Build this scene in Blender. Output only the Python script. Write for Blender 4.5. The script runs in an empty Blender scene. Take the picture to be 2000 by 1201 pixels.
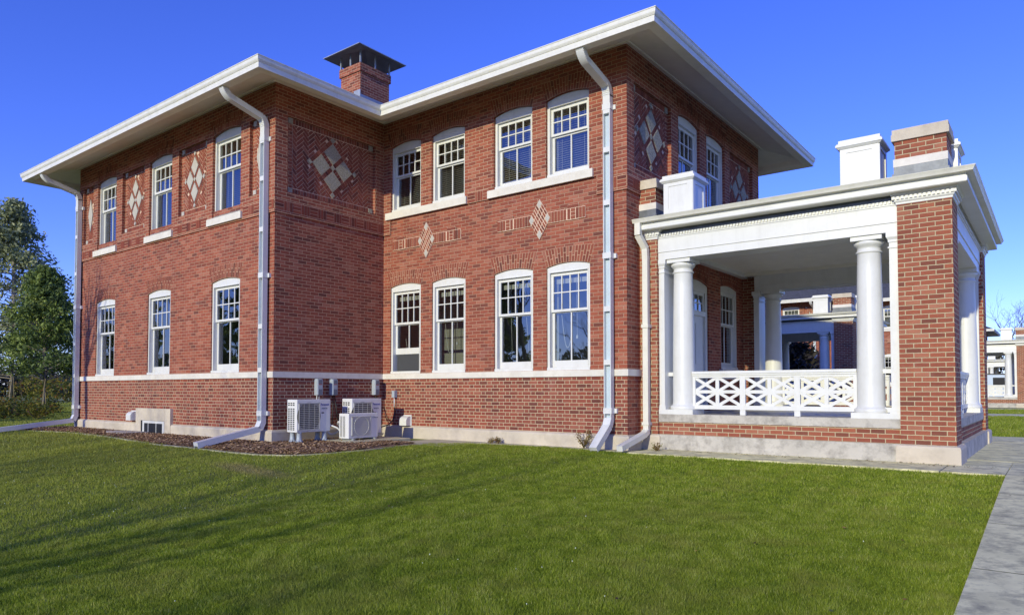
import bpy, bmesh, math, random
import numpy as np
from mathutils import Vector, Matrix
from mathutils.geometry import tessellate_polygon

random.seed(7)
scene = bpy.context.scene
COL = scene.collection
rad = math.radians

# ------------------------------------------------------------------ camera
cam_d = bpy.data.cameras.new("camera")
cam = bpy.data.objects.new("camera", cam_d)
COL.objects.link(cam)
scene.camera = cam
cam_d.sensor_fit = 'HORIZONTAL'
cam_d.sensor_width = 36.0
cam_d.lens = 36.0 * 1382.2 / 2000.0
cam_d.shift_y = (718.9 - 600.5) / 2000.0
cam_d.clip_end = 3000
cam_d.clip_start = 0.05
_a, _b = rad(37.626), rad(1.794)
_f = Vector((-math.sin(_a) * math.cos(_b), math.cos(_a) * math.cos(_b), math.sin(_b)))
_r = Vector((math.cos(_a), math.sin(_a), 0))
_u = _r.cross(_f)
M = Matrix((( _r.x, _u.x, -_f.x, 0), (_r.y, _u.y, -_f.y, 0), (_r.z, _u.z, -_f.z, 1.305), (0, 0, 0, 1)))
cam.matrix_world = M

# ------------------------------------------------------------------ world, sun, exposure
SUN = Vector((-0.085, 1.0, -0.32)).normalized()      # direction the light travels
elev = math.asin(-SUN.z)
world = bpy.data.worlds.new("World")
scene.world = world
world.use_nodes = True
nt = world.node_tree
bg = nt.nodes['Background']
sky = nt.nodes.new('ShaderNodeTexSky')
sky.sky_type = 'NISHITA'
sky.sun_disc = False
sky.sun_elevation = elev
sky.sun_rotation = math.atan2(-SUN.x, -SUN.y)
sky.altitude = 300
sky.air_density = 1.0
sky.dust_density = 0.1
sky.ozone_density = 3.0
hsv = nt.nodes.new('ShaderNodeHueSaturation')
hsv.inputs['Saturation'].default_value = 1.08
hsv.inputs['Hue'].default_value = 0.512
tint = nt.nodes.new('ShaderNodeMix'); tint.data_type = 'RGBA'; tint.blend_type = 'MULTIPLY'
tint.inputs[0].default_value = 1.0; tint.inputs[7].default_value = (0.68, 0.77, 1.32, 1)
nt.links.new(sky.outputs[0], tint.inputs[6])
nt.links.new(tint.outputs[2], hsv.inputs['Color'])
nt.links.new(hsv.outputs[0], bg.inputs[0])
bg.inputs[1].default_value = 0.15
sl = bpy.data.lights.new("sun", 'SUN')
sl.energy = 2.5
sl.angle = rad(0.5)
sl.color = (1.0, 0.95, 0.68)
so = bpy.data.objects.new("sun", sl)
COL.objects.link(so)
so.rotation_euler = SUN.to_track_quat('-Z', 'Y').to_euler()
so.location = (0, -20, 30)
scene.view_settings.view_transform = 'Standard'
scene.view_settings.look = 'None'
scene.view_settings.exposure = 0.5
scene.view_settings.gamma = 1
scene.cycles.max_bounces = 8
scene.cycles.transparent_max_bounces = 16
try:
    scene.cycles.use_denoising = True
except Exception:
    pass

# ------------------------------------------------------------------ node helpers
def new_mat(name):
    m = bpy.data.materials.new(name)
    m.use_nodes = True
    return m, m.node_tree, m.node_tree.nodes['Principled BSDF']

class N:
    def __init__(s, nt): s.nt = nt
    def node(s, t, **k):
        n = s.nt.nodes.new(t)
        for a, v in k.items(): setattr(n, a, v)
        return n
    def link(s, a, b): s.nt.links.new(a, b)
    def m(s, op, a, b=None, c=None, clamp=False):
        n = s.nt.nodes.new('ShaderNodeMath'); n.operation = op; n.use_clamp = clamp
        for i, v in enumerate((a, b, c)):
            if v is None: continue
            if isinstance(v, (int, float)): n.inputs[i].default_value = v
            else: s.nt.links.new(v, n.inputs[i])
        return n.outputs[0]
    def mix(s, f, a, b, blend='MIX'):
        n = s.nt.nodes.new('ShaderNodeMix'); n.data_type = 'RGBA'; n.blend_type = blend
        for sock, v in ((n.inputs[0], f), (n.inputs[6], a), (n.inputs[7], b)):
            if isinstance(v, (int, float)): sock.default_value = v
            elif isinstance(v, tuple): sock.default_value = (*v[:3], 1)
            else: s.nt.links.new(v, sock)
        return n.outputs[2]
    def noise(s, vec, scale, detail=3, rough=0.55, dim='3D'):
        n = s.nt.nodes.new('ShaderNodeTexNoise'); n.noise_dimensions = dim
        n.inputs['Scale'].default_value = scale; n.inputs['Detail'].default_value = detail
        n.inputs['Roughness'].default_value = rough
        if vec is not None: s.nt.links.new(vec, n.inputs['Vector'])
        return n.outputs[0]
    def ramp(s, f, stops, interp='LINEAR'):
        n = s.nt.nodes.new('ShaderNodeValToRGB'); n.color_ramp.interpolation = interp
        e = n.color_ramp.elements
        while len(e) < len(stops): e.new(0.5)
        for i, (p, c) in enumerate(stops):
            e[i].position = p; e[i].color = (*c, 1) if len(c) == 3 else c
        s.nt.links.new(f, n.inputs[0])
        return n.outputs[0]
    def bump(s, h, strength, dist, bsdf):
        n = s.nt.nodes.new('ShaderNodeBump'); n.inputs['Strength'].default_value = strength
        n.inputs['Distance'].default_value = dist
        s.nt.links.new(h, n.inputs['Height']); s.nt.links.new(n.outputs[0], bsdf.inputs['Normal'])
    def maprange(s, v, a, b, c, d):
        n = s.nt.nodes.new('ShaderNodeMapRange')
        s.nt.links.new(v, n.inputs[0])
        for i, x in enumerate((a, b, c, d)): n.inputs[i + 1].default_value = x
        return n.outputs[0]

def srgb(r, g, b):
    f = lambda c: (c / 255 / 12.92) if c / 255 <= 0.04045 else ((c / 255 + 0.055) / 1.055) ** 2.4
    return (f(r), f(g), f(b))

BR_RAMP = [(0.0, srgb(112, 70, 60)), (0.14, srgb(134, 77, 62)), (0.5, srgb(150, 86, 68)), (0.8, srgb(158, 93, 72)), (1.0, srgb(166, 112, 92))]
def ramp_mul(stops, k):
    return [(p, (c[0] * k[0], c[1] * k[1], c[2] * k[2])) for p, c in stops]

def brick_mat(name, P=0.203, S=0.203, H=0.0677, mw=0.011, mortar=srgb(190, 165, 148), k=(1, 1, 1), z0=0.539, bumpd=0.006, stain=0.25):
    m, nt, b = new_mat(name); n = N(nt)
    uv = n.node('ShaderNodeUVMap'); sep = n.node('ShaderNodeSeparateXYZ'); n.link(uv.outputs[0], sep.inputs[0])
    tc = n.node('ShaderNodeTexCoord')
    wob = n.m('MULTIPLY', n.m('SUBTRACT', n.noise(tc.outputs['Object'], 9, 2), 0.5), 0.006)
    x = n.m('ADD', sep.outputs[0], n.m('ADD', wob, 200.0)); y = n.m('ADD', sep.outputs[1], n.m('SUBTRACT', wob, z0 - 100 * H))
    row = n.m('FLOOR', n.m('DIVIDE', y, H)); fy = n.m('SUBTRACT', y, n.m('MULTIPLY', row, H))
    par = n.m('MODULO', row, 2.0)
    xs = n.m('ADD', x, n.m('MULTIPLY', par, P / 2))
    cell = n.m('FLOOR', n.m('DIVIDE', xs, P)); fx = n.m('SUBTRACT', xs, n.m('MULTIPLY', cell, P))
    head = n.m('GREATER_THAN', fx, S)
    idx = n.m('ADD', n.m('MULTIPLY', cell, 2.0), head)
    d = n.m('MINIMUM', n.m('MINIMUM', fx, n.m('SUBTRACT', P, fx)), n.m('MINIMUM', fy, n.m('SUBTRACT', H, fy)))
    if S < P: d = n.m('MINIMUM', d, n.m('ABSOLUTE', n.m('SUBTRACT', fx, S)))
    mask = n.maprange(d, mw / 2 - 0.0015, mw / 2 + 0.0015, 0, 1)
    cv = n.node('ShaderNodeCombineXYZ'); n.link(idx, cv.inputs[0]); n.link(row, cv.inputs[1])
    wn = n.node('ShaderNodeTexWhiteNoise'); wn.noise_dimensions = '2D'; n.link(cv.outputs[0], wn.inputs[0])
    col = n.ramp(wn.outputs[0], ramp_mul(BR_RAMP, k))
    fine = n.noise(tc.outputs['Object'], 60, 4, 0.7)
    col = n.mix(n.m('MULTIPLY', n.maprange(fine, 0.35, 0.75, 0, 1), 0.35), col, n.mix(0.5, col, (0.02, 0.012, 0.012)))
    big = n.noise(tc.outputs['Object'], 0.9, 4, 0.6)
    col = n.mix(n.m('MULTIPLY', n.maprange(big, 0.42, 0.7, 0, 1), stain), col, (0.12, 0.05, 0.045))
    mp_ = n.node('ShaderNodeMapping'); mp_.inputs['Scale'].default_value = (3.2, 3.2, 0.35); n.link(tc.outputs['Object'], mp_.inputs[0])
    stv = n.noise(mp_.outputs[0], 1.0, 5, 0.65)
    col = n.mix(n.m('MULTIPLY', n.maprange(stv, 0.5, 0.75, 0, 1), 0.32), col, srgb(96, 62, 56))
    # pale efflorescence in blotches
    ef = n.noise(tc.outputs['Object'], 2.3, 5, 0.65)
    col = n.mix(n.m('MULTIPLY', n.maprange(ef, 0.6, 0.78, 0, 1), 0.22), col, srgb(185, 150, 145))
    mcol = n.mix(n.maprange(fine, 0.3, 0.7, 0, 1), tuple(c * 0.8 for c in mortar), mortar)
    col = n.mix(mask, mcol, col)
    n.link(col, b.inputs['Base Color']); b.inputs['Roughness'].default_value = 0.85
    b.inputs['Specular IOR Level'].default_value = 0.25
    hgt = n.m('ADD', mask, n.m('ADD', n.m('MULTIPLY', fine, 0.35), n.m('MULTIPLY', wn.outputs[0], 0.3)))
    n.bump(hgt, 0.9, bumpd, b)
    return m

def plain(name, col, rough=0.6, var=0.12, scale=3.0, bump=0.0, bscale=40, metallic=0.0, spec=0.5, dirt_shade=None, dirt_shade_amt=0.0, streak=0.0):
    m, nt, b = new_mat(name); n = N(nt)
    tc = n.node('ShaderNodeTexCoord')
    f = n.noise(tc.outputs['Object'], scale, 5, 0.6)
    c = n.mix(n.maprange(f, 0.3, 0.7, 0, 1), tuple(x * (1 - var) for x in col), tuple(min(1, x * (1 + var)) for x in col))
    if dirt_shade:
        g = n.noise(tc.outputs['Object'], scale * 2.7, 6, 0.7)
        c = n.mix(n.m('MULTIPLY', n.maprange(g, 0.45, 0.7, 0, 1), dirt_shade_amt), c, dirt_shade)
    if streak:
        mp_ = n.node('ShaderNodeMapping'); mp_.inputs['Scale'].default_value = (5, 5, .6); n.link(tc.outputs['Object'], mp_.inputs[0])
        c = n.mix(n.m('MULTIPLY', n.maprange(n.noise(mp_.outputs[0], 1.0, 6, .7), .5, .72, 0, 1), streak), c, (.42, .40, .34))
    n.link(c, b.inputs['Base Color']); b.inputs['Roughness'].default_value = rough
    b.inputs['Metallic'].default_value = metallic; b.inputs['Specular IOR Level'].default_value = spec
    if bump:
        n.bump(n.noise(tc.outputs['Object'], bscale, 5, 0.65), 0.8, bump, b)
    return m

MT = {}
MT['brick'] = brick_mat('brick_field', mw=0.009, mortar=srgb(198, 162, 134), k=(1.12, 1.0, 0.95))
MT['upbrick'] = brick_mat('brick_upper', mw=0.010, mortar=srgb(206, 172, 142), k=(1.12, 1.02, 0.98))
MT['base'] = brick_mat('brick_flemish', P=0.307, S=0.205, mw=0.012, mortar=srgb(206, 182, 150), k=(1.0, 0.85, 0.85), stain=0.35)
MT['pier'] = brick_mat('brick_pier', P=0.193, S=0.193, mw=0.0125, mortar=srgb(200, 182, 146), k=(1.1, 1.05, 0.95), z0=0.543, stain=0.2)
MT['bush'] = None
def bv_mat(name, k=(1, 1, 1)):
    m, nt, b = new_mat(name); n = N(nt)
    at = n.node('ShaderNodeAttribute'); at.attribute_name = 'bv'
    tc = n.node('ShaderNodeTexCoord')
    col = n.ramp(at.outputs['Fac'], ramp_mul(BR_RAMP, k))
    fine = n.noise(tc.outputs['Object'], 60, 4, 0.7)
    col = n.mix(n.m('MULTIPLY', n.maprange(fine, 0.35, 0.75, 0, 1), 0.35), col, (0.03, 0.016, 0.014))
    n.link(col, b.inputs['Base Color']); b.inputs['Roughness'].default_value = 0.85
    b.inputs['Specular IOR Level'].default_value = 0.25
    n.bump(fine, 0.8, 0.003, b)
    return m
MT['bv'] = bv_mat('brick_single', (0.95, 0.88, 0.88))
MT['inlay'] = plain('inlay_stone', srgb(186, 181, 170), 0.85, 0.08, 6, 0.002, 50, dirt_shade=srgb(165, 156, 140), dirt_shade_amt=0.4)
MT['bvdark'] = bv_mat('brick_single_dark', (0.9, 0.75, 0.75))
MT['mortar2'] = plain('mortar_arch', srgb(198, 164, 136), 0.95, 0.15, 30, 0.002, 90)
MT['mortar'] = plain('mortar', srgb(222, 192, 166), 0.95, 0.15, 30, 0.002, 90)
MT['stone'] = plain('limestone', srgb(202, 190, 170), 0.85, 0.10, 1.2, 0.003, 50, dirt_shade=srgb(150, 138, 120), dirt_shade_amt=0.45)
MT['sill'] = plain('sill_stone', srgb(222, 216, 203), 0.8, 0.06, 2.0, 0.002, 60, dirt_shade=srgb(180, 172, 158), dirt_shade_amt=0.35)
MT['ledge'] = plain('weathered_ledge_stone', srgb(190, 184, 172), 0.85, 0.12, 1.6, 0.003, 40, dirt_shade=srgb(112, 106, 98), dirt_shade_amt=0.75)
MT['rough'] = plain('roughcast_stone', srgb(190, 184, 168), 0.95, 0.2, 30, 0.08, 32, dirt_shade=srgb(84, 80, 72), dirt_shade_amt=0.9)  # dark mottle stands in for shade in the hollows of the rough face
MT['white'] = plain('white_paint', (0.73, 0.725, 0.68), 0.38, 0.02, 2.0, 0.0008, 25, dirt_shade=(0.62, 0.61, 0.56), dirt_shade_amt=0.35, streak=0.22)
MT['gutter'] = plain('cream_metal', (0.76, 0.74, 0.65), 0.4, 0.03, 2.0, dirt_shade=(0.6, 0.58, 0.5), dirt_shade_amt=0.35, streak=0.3)
MT['soffit'] = plain('soffit_paint', (0.86, 0.82, 0.70), 0.6, 0.03, 1.5, 0.001, 20, dirt_shade=(0.6, 0.57, 0.5), dirt_shade_amt=0.25)
MT['spout'] = plain('downspout_metal', (0.70, 0.70, 0.67), 0.35, 0.03, 3.0, dirt_shade=(0.55, 0.55, 0.53), dirt_shade_amt=0.25)
MT['spoutin'] = plain('channel_blue_grey', srgb(188, 202, 212), 0.35, 0.05, 3.0)  # recessed channel face, bluer and darker than the rest of the spout
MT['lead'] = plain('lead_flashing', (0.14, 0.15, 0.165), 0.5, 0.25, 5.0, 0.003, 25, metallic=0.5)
MT['zinc'] = plain('galvanised_metal', (0.36, 0.39, 0.42), 0.45, 0.2, 3.0, 0.002, 15, metallic=0.4)
MT['screen'] = plain('insect_screen', (0.055, 0.057, 0.062), 0.8, 0.05, 3)
MT['dark'] = plain('dark_metal', (0.03, 0.032, 0.035), 0.5, 0.2, 5)
MT['room'] = plain('room_plaster', (0.34, 0.345, 0.31), 0.9, 0.15, 1)
MT['concrete'] = plain('concrete', srgb(196, 190, 156), 0.9, 0.10, 1.3, 0.003, 60, dirt_shade=srgb(120, 114, 106), dirt_shade_amt=0.6)
MT['walk'] = plain('sidewalk_concrete', srgb(226, 218, 166), 0.9, 0.2, 2.2, 0.003, 70, dirt_shade=srgb(134, 130, 106), dirt_shade_amt=0.85)
MT['floor'] = plain('porch_floor_paint', srgb(186, 184, 174), 0.5, 0.1, 2)
MT['acw'] = plain('ivory_plastic', (0.72, 0.71, 0.68), 0.35, 0.02, 3)
MT['acg'] = plain('grille_plastic', (0.55, 0.54, 0.48), 0.45, 0.03, 3)
MT['fan'] = plain('fan_dark', (0.10, 0.10, 0.085), 0.6, 0.1, 8)
MT['slot'] = plain('slot_dark', (0.012, 0.013, 0.016), 0.7, 0.1, 8)
MT['blue'] = plain('logo_blue', (0.02, 0.04, 0.30), 0.4, 0.05, 3)
MT['greyp'] = plain('grey_plastic', srgb(168, 176, 182), 0.45, 0.04, 3)
MT['greyd'] = plain('grey_label', srgb(110, 118, 128), 0.45, 0.04, 3)
MT['cord'] = plain('cord_white', (0.7, 0.7, 0.66), 0.5, 0.02, 3)
MT['cable'] = plain('cable_black', (0.02, 0.02, 0.02), 0.5, 0.1, 3)
MT['mulch'] = plain('mulch_soil', srgb(128, 100, 80), 0.95, 0.4, 14, 0.02, 40)
MT['bark'] = plain('bark', srgb(92, 80, 68), 0.95, 0.3, 6, 0.01, 14)
MT['palebark'] = plain('pale_bark', srgb(150, 142, 128), 0.95, 0.25, 5, 0.01, 10)
MT['asphalt'] = plain('asphalt', (0.06, 0.06, 0.062), 0.9, 0.15, 1, 0.003, 80)
MT['van'] = plain('van_paint', srgb(190, 205, 220), 0.3, 0.03, 2)
MT['shingle'] = plain('roof_shingles', (0.07, 0.072, 0.08), 0.9, 0.35, 6, 0.01, 30)
MT['blind'] = plain('blind_slats', (0.55, 0.53, 0.46), 0.55, 0.03, 3)
MT['dryl'] = plain('dry_leaves', srgb(110, 84, 50), 0.9, 0.4, 20)

def glass_mat():
    m, nt, b = new_mat('window_glass'); n = N(nt)
    out = nt.nodes['Material Output']; nt.nodes.remove(b)
    tr = n.node('ShaderNodeBsdfTransparent'); tr.inputs[0].default_value = (0.72, 0.76, 0.74, 1)
    gl = n.node('ShaderNodeBsdfGlossy'); gl.inputs['Roughness'].default_value = 0.012
    gl.inputs['Color'].default_value = (0.95, 0.97, 1, 1)
    tc = n.node('ShaderNodeTexCoord')
    bp = n.node('ShaderNodeBump'); bp.inputs['Strength'].default_value = 0.12; bp.inputs['Distance'].default_value = 0.02
    n.link(n.noise(tc.outputs['Object'], 1.6, 2, 0.4), bp.inputs['Height']); n.link(bp.outputs[0], gl.inputs['Normal'])
    fr = n.node('ShaderNodeFresnel'); fr.inputs[0].default_value = 1.5
    fac = n.m('ADD', n.m('MULTIPLY', fr.outputs[0], 1.1), 0.13, clamp=True)
    mx = n.node('ShaderNodeMixShader'); n.link(fac, mx.inputs[0]); n.link(tr.outputs[0], mx.inputs[1]); n.link(gl.outputs[0], mx.inputs[2])
    n.link(mx.outputs[0], out.inputs[0])
    return m
MT['glass'] = glass_mat()

def leaf_mat(name, stops, trans=0.35):
    m, nt, b = new_mat(name); n = N(nt)
    at = n.node('ShaderNodeAttribute'); at.attribute_name = 'bv'
    col = n.ramp(at.outputs['Fac'], stops)
    n.link(col, b.inputs['Base Color']); b.inputs['Roughness'].default_value = 0.6
    b.inputs['Specular IOR Level'].default_value = 0.3
    tl = n.node('ShaderNodeBsdfTranslucent'); n.link(n.mix(0.5, col, (0.10, 0.14, 0.02)), tl.inputs[0])
    mx = n.node('ShaderNodeMixShader'); mx.inputs[0].default_value = trans
    n.link(b.outputs[0], mx.inputs[1]); n.link(tl.outputs[0], mx.inputs[2])
    n.link(mx.outputs[0], nt.nodes['Material Output'].inputs[0])
    return m
MT['needle'] = leaf_mat('evergreen_foliage', [(0, (0.05, 0.08, 0.03)), (0.45, (0.16, 0.23, 0.06)), (0.8, (0.32, 0.40, 0.09)), (1, (0.5, 0.54, 0.13))])
MT['needle2'] = leaf_mat('pale_evergreen_foliage', [(0, (0.11, 0.13, 0.08)), (0.5, (0.32, 0.36, 0.18)), (1, (0.56, 0.56, 0.28))])
MT['shrubleaf'] = leaf_mat('autumn_shrub_leaves', [(0, (0.02, 0.045, 0.01)), (0.5, (0.09, 0.12, 0.015)), (0.85, (0.25, 0.2, 0.02)), (1, (0.22, 0.07, 0.02))])
MT['dull'] = leaf_mat('dull_shrub_twigs', [(0, (0.05, 0.04, 0.025)), (0.5, (0.11, 0.10, 0.06)), (1, (0.2, 0.17, 0.09))], 0.15)

def lawn_mats():
    m, nt, b = new_mat('grass_blades'); n = N(nt)
    at = n.node('ShaderNodeAttribute'); at.attribute_name = 'bv'
    geo = n.node('ShaderNodeNewGeometry')
    big = n.noise(geo.outputs['Position'], 0.55, 4, 0.6)
    mid = n.noise(geo.outputs['Position'], 2.6, 3, 0.6)
    base = n.ramp(at.outputs['Fac'], [(0, (0.07, 0.12, 0.01)), (0.45, (0.25, 0.34, 0.025)), (0.8, (0.47, 0.55, 0.05)), (1, (0.72, 0.70, 0.25))])
    dry = n.mix(n.m('MULTIPLY', n.maprange(mid, 0.5, 0.75, 0, 1), 0.55), base, (0.38, 0.36, 0.08))
    dry = n.mix(n.m('MULTIPLY', n.maprange(big, 0.52, 0.72, 0, 1), 0.5), dry, (0.33, 0.34, 0.07))
    sx = n.node('ShaderNodeSeparateXYZ'); n.link(geo.outputs['Position'], sx.inputs[0])
    lf = n.m('MULTIPLY', n.maprange(n.m('ADD', sx.outputs[0], n.m('MULTIPLY', big, 6.0)), -3.5, -9.5, 0, 1), 0.42)
    dry = n.mix(lf, dry, (0.45, 0.42, 0.10))
    pt = n.m('ADD', n.m('POWER', n.m('DIVIDE', n.m('ADD', sx.outputs[0], 9.6), 1.1), 2.0), n.m('POWER', n.m('DIVIDE', n.m('SUBTRACT', sx.outputs[1], 6.05), 0.28), 2.0))
    pf = n.m('MULTIPLY', n.maprange(n.m('ADD', pt, n.m('MULTIPLY', mid, 1.2)), 1.7, 0.5, 0, 1), 0.7)
    dry = n.mix(pf, dry, (0.50, 0.36, 0.20))
    n.link(dry, b.inputs['Base Color']); b.inputs['Roughness'].default_value = 0.5
    b.inputs['Specular IOR Level'].default_value = 0.3
    tl = n.node('ShaderNodeBsdfTranslucent'); n.link(n.mix(0.4, dry, (0.12, 0.22, 0.01)), tl.inputs[0])
    mx = n.node('ShaderNodeMixShader'); mx.inputs[0].default_value = 0.45
    n.link(b.outputs[0], mx.inputs[1]); n.link(tl.outputs[0], mx.inputs[2])
    n.link(mx.outputs[0], nt.nodes['Material Output'].inputs[0])
    MT['grass'] = m
    m, nt, b = new_mat('lawn_ground'); n = N(nt)
    geo = n.node('ShaderNodeNewGeometry')
    big = n.noise(geo.outputs['Position'], 0.12, 5, 0.6); fine = n.noise(geo.outputs['Position'], 14, 5, 0.75)
    c = n.mix(n.maprange(fine, 0.3, 0.7, 0, 1), (0.09, 0.12, 0.02), (0.27, 0.31, 0.06))
    c = n.mix(n.m('MULTIPLY', n.maprange(big, 0.45, 0.7, 0, 1), 0.6), c, (0.32, 0.29, 0.11))
    n.link(c, b.inputs['Base Color']); b.inputs['Roughness'].default_value = 0.95
    n.bump(fine, 1.0, 0.03, b)
    MT['lawn'] = m
lawn_mats()

# ------------------------------------------------------------------ mesh helpers
ORG = {}
class MB:
    def __init__(s): s.v = []; s.f = []; s.bv = []; s.smooth = []
    def vert(s, p): s.v.append(tuple(p)); return len(s.v) - 1
    def face(s, pts, bv=0.5, smooth=False):
        i = [s.vert(p) for p in pts]; s.f.append(i); s.bv.append(bv); s.smooth.append(smooth)
    def box(s, x0, x1, y0, y1, z0, z1, bv=0.5, skip=()):
        if x0 > x1: x0, x1 = x1, x0
        if y0 > y1: y0, y1 = y1, y0
        if z0 > z1: z0, z1 = z1, z0
        b = len(s.v)
        s.v += [(x0, y0, z0), (x1, y0, z0), (x1, y1, z0), (x0, y1, z0), (x0, y0, z1), (x1, y0, z1), (x1, y1, z1), (x0, y1, z1)]
        F = {'b': (0, 3, 2, 1), 't': (4, 5, 6, 7), '-y': (0, 1, 5, 4), '+x': (1, 2, 6, 5), '+y': (2, 3, 7, 6), '-x': (3, 0, 4, 7)}
        for k, q in F.items():
            if k in skip: continue
            s.f.append([b + j for j in q]); s.bv.append(bv); s.smooth.append(False)
    def prism(s, poly, fn, d0, d1, bv=0.5):
        """poly: list of (u,v); fn(u,v,d)->xyz; extruded from d0 (back) to d1 (front)"""
        s.face([fn(u, v, d1) for u, v in poly], bv)
        n = len(poly)
        for i in range(n):
            a, b_ = poly[i], poly[(i + 1) % n]
            s.face([fn(*a, d0), fn(*b_, d0), fn(*b_, d1), fn(*a, d1)], bv)
    def tube(s, pts, r, seg=8, bv=0.5, cap=True, smooth=True):
        pts = [Vector(p) for p in pts]; n = len(pts)
        rs = r if isinstance(r, (list, tuple)) else [r] * n
        rings = []
        up = Vector((0, 0, 1))
        for i, p in enumerate(pts):
            t = (pts[min(i + 1, n - 1)] - pts[max(i - 1, 0)]).normalized()
            a = t.cross(up)
            if a.length < 1e-3: a = t.cross(Vector((1, 0, 0)))
            a.normalize(); b_ = t.cross(a).normalized()
            base = len(s.v)
            for k in range(seg):
                an = 2 * math.pi * k / seg
                s.v.append(tuple(p + (a * math.cos(an) + b_ * math.sin(an)) * rs[i]))
            rings.append(base)
        for i in range(n - 1):
            for k in range(seg):
                k2 = (k + 1) % seg
                s.f.append([rings[i] + k, rings[i] + k2, rings[i + 1] + k2, rings[i + 1] + k]); s.bv.append(bv); s.smooth.append(smooth)
        if cap:
            s.f.append([rings[0] + k for k in range(seg)][::-1]); s.bv.append(bv); s.smooth.append(False)
            s.f.append([rings[-1] + k for k in range(seg)]); s.bv.append(bv); s.smooth.append(False)
    def lathe(s, cx, cy, prof, seg=40, bv=0.5):
        rings = []
        for r, z in prof:
            base = len(s.v); rings.append(base)
            for k in range(seg):
                an = 2 * math.pi * k / seg
                s.v.append((cx + r * math.cos(an), cy + r * math.sin(an), z))
        for i in range(len(prof) - 1):
            for k in range(seg):
                k2 = (k + 1) % seg
                s.f.append([rings[i] + k, rings[i] + k2, rings[i + 1] + k2, rings[i + 1] + k]); s.bv.append(bv); s.smooth.append(True)
    def sweep(s, corners, prof, closed=False, caps=True):
        """corners: fn(i,d)->(x,y) for i in range(n); prof list of (d,z)"""
        n, cf = corners
        rows = [[(*cf(i, d), z) for d, z in prof] for i in range(n)]
        m = n if closed else n - 1
        for i in range(m):
            a, b_ = rows[i], rows[(i + 1) % n]
            for j in range(len(prof) - 1):
                s.face([a[j], b_[j], b_[j + 1], a[j + 1]])
        if not closed and caps:
            s.face(rows[0]); s.face(rows[-1][::-1])
    def build(s, name, mat, parent=None, origin=None, mats2=None):
        if parent is not None: org = ORG[parent.name]
        elif origin is not None: org = Vector(origin)
        else: org = Vector((0, 0, 0))
        me = bpy.data.meshes.new(name)
        V = np.array(s.v, dtype=np.float64).reshape(-1, 3)
        me.from_pydata((V - np.array(org)).tolist(), [], s.f)
        uvl = me.uv_layers.new(name='UVMap')
        # planar uv in metres from the world position, by dominant normal
        nl = len(me.loops)
        uv = np.zeros((nl, 2))
        li = np.zeros(nl, dtype=np.int32); me.loops.foreach_get('vertex_index', li)
        nrm = np.zeros(len(me.polygons) * 3); me.polygons.foreach_get('normal', nrm); nrm = nrm.reshape(-1, 3)
        tot = np.zeros(len(me.polygons), dtype=np.int32); me.polygons.foreach_get('loop_total', tot)
        pi = np.repeat(np.arange(len(me.polygons)), tot)
        an = np.abs(nrm)[pi]; co = V[li]
        top = (an[:, 2] > an[:, 0]) & (an[:, 2] > an[:, 1]); xx = (~top) & (an[:, 0] > an[:, 1]); yy = (~top) & (~xx)
        uv[top] = co[top][:, [0, 1]]; uv[xx] = co[xx][:, [1, 2]]; uv[yy] = co[yy][:, [0, 2]]
        uvl.data.foreach_set('uv', uv.ravel())
        if len(set(s.bv)) > 1:
            at = me.attributes.new('bv', 'FLOAT', 'FACE'); at.data.foreach_set('value', np.array(s.bv, dtype=np.float32))
        if any(s.smooth): me.polygons.foreach_set('use_smooth', np.array(s.smooth, dtype=bool))
        me.materials.append(MT[mat] if isinstance(mat, str) else mat)
        if mats2:
            for q in mats2: me.materials.append(MT[q])
            bva = np.array(s.bv); mi = np.zeros(len(s.bv), dtype=np.int32)
            mi[bva == -1] = 1; mi[bva == -2] = 2
            me.polygons.foreach_set('material_index', mi)
        o = bpy.data.objects.new(name, me); COL.objects.link(o)
        if parent is not None:
            o.parent = parent
        else:
            o.location = org
        ORG[o.name] = org
        return o

def thing(name, label, cat, loc, group=None):
    o = bpy.data.objects.new(name, None); COL.objects.link(o); o.empty_display_size = 0.3
    o.location = loc; ORG[o.name] = Vector(loc)
    o['label'] = label; o['category'] = cat
    if group: o['group'] = group
    return o
def tag(o, label, cat, group=None):
    o['label'] = label; o['category'] = cat
    if group: o['group'] = group
    return o
def structure(o): o['kind'] = 'structure'; return o
def stuff(o, label, cat): o['kind'] = 'stuff'; o['label'] = label; o['category'] = cat; return o

def text_part(name, body, size, loc, rot, mat, parent, ext=0.001, sx=1.0):
    cu = bpy.data.curves.new(name, 'FONT'); cu.body = body; cu.size = size; cu.extrude = ext; cu.offset = size * 0.012
    ob = bpy.data.objects.new(name, cu)
    me = bpy.data.meshes.new_from_object(ob)
    bpy.data.objects.remove(ob)
    me.transform(Matrix.Diagonal((sx, 1, 1, 1)))
    R = Matrix.Translation(Vector(loc) - ORG[parent.name]) @ rot
    me.transform(R)
    me.materials.clear(); me.materials.append(MT[mat])
    o = bpy.data.objects.new(name, me); COL.objects.link(o); o.parent = parent; ORG[o.name] = ORG[parent.name]
    return o

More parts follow.
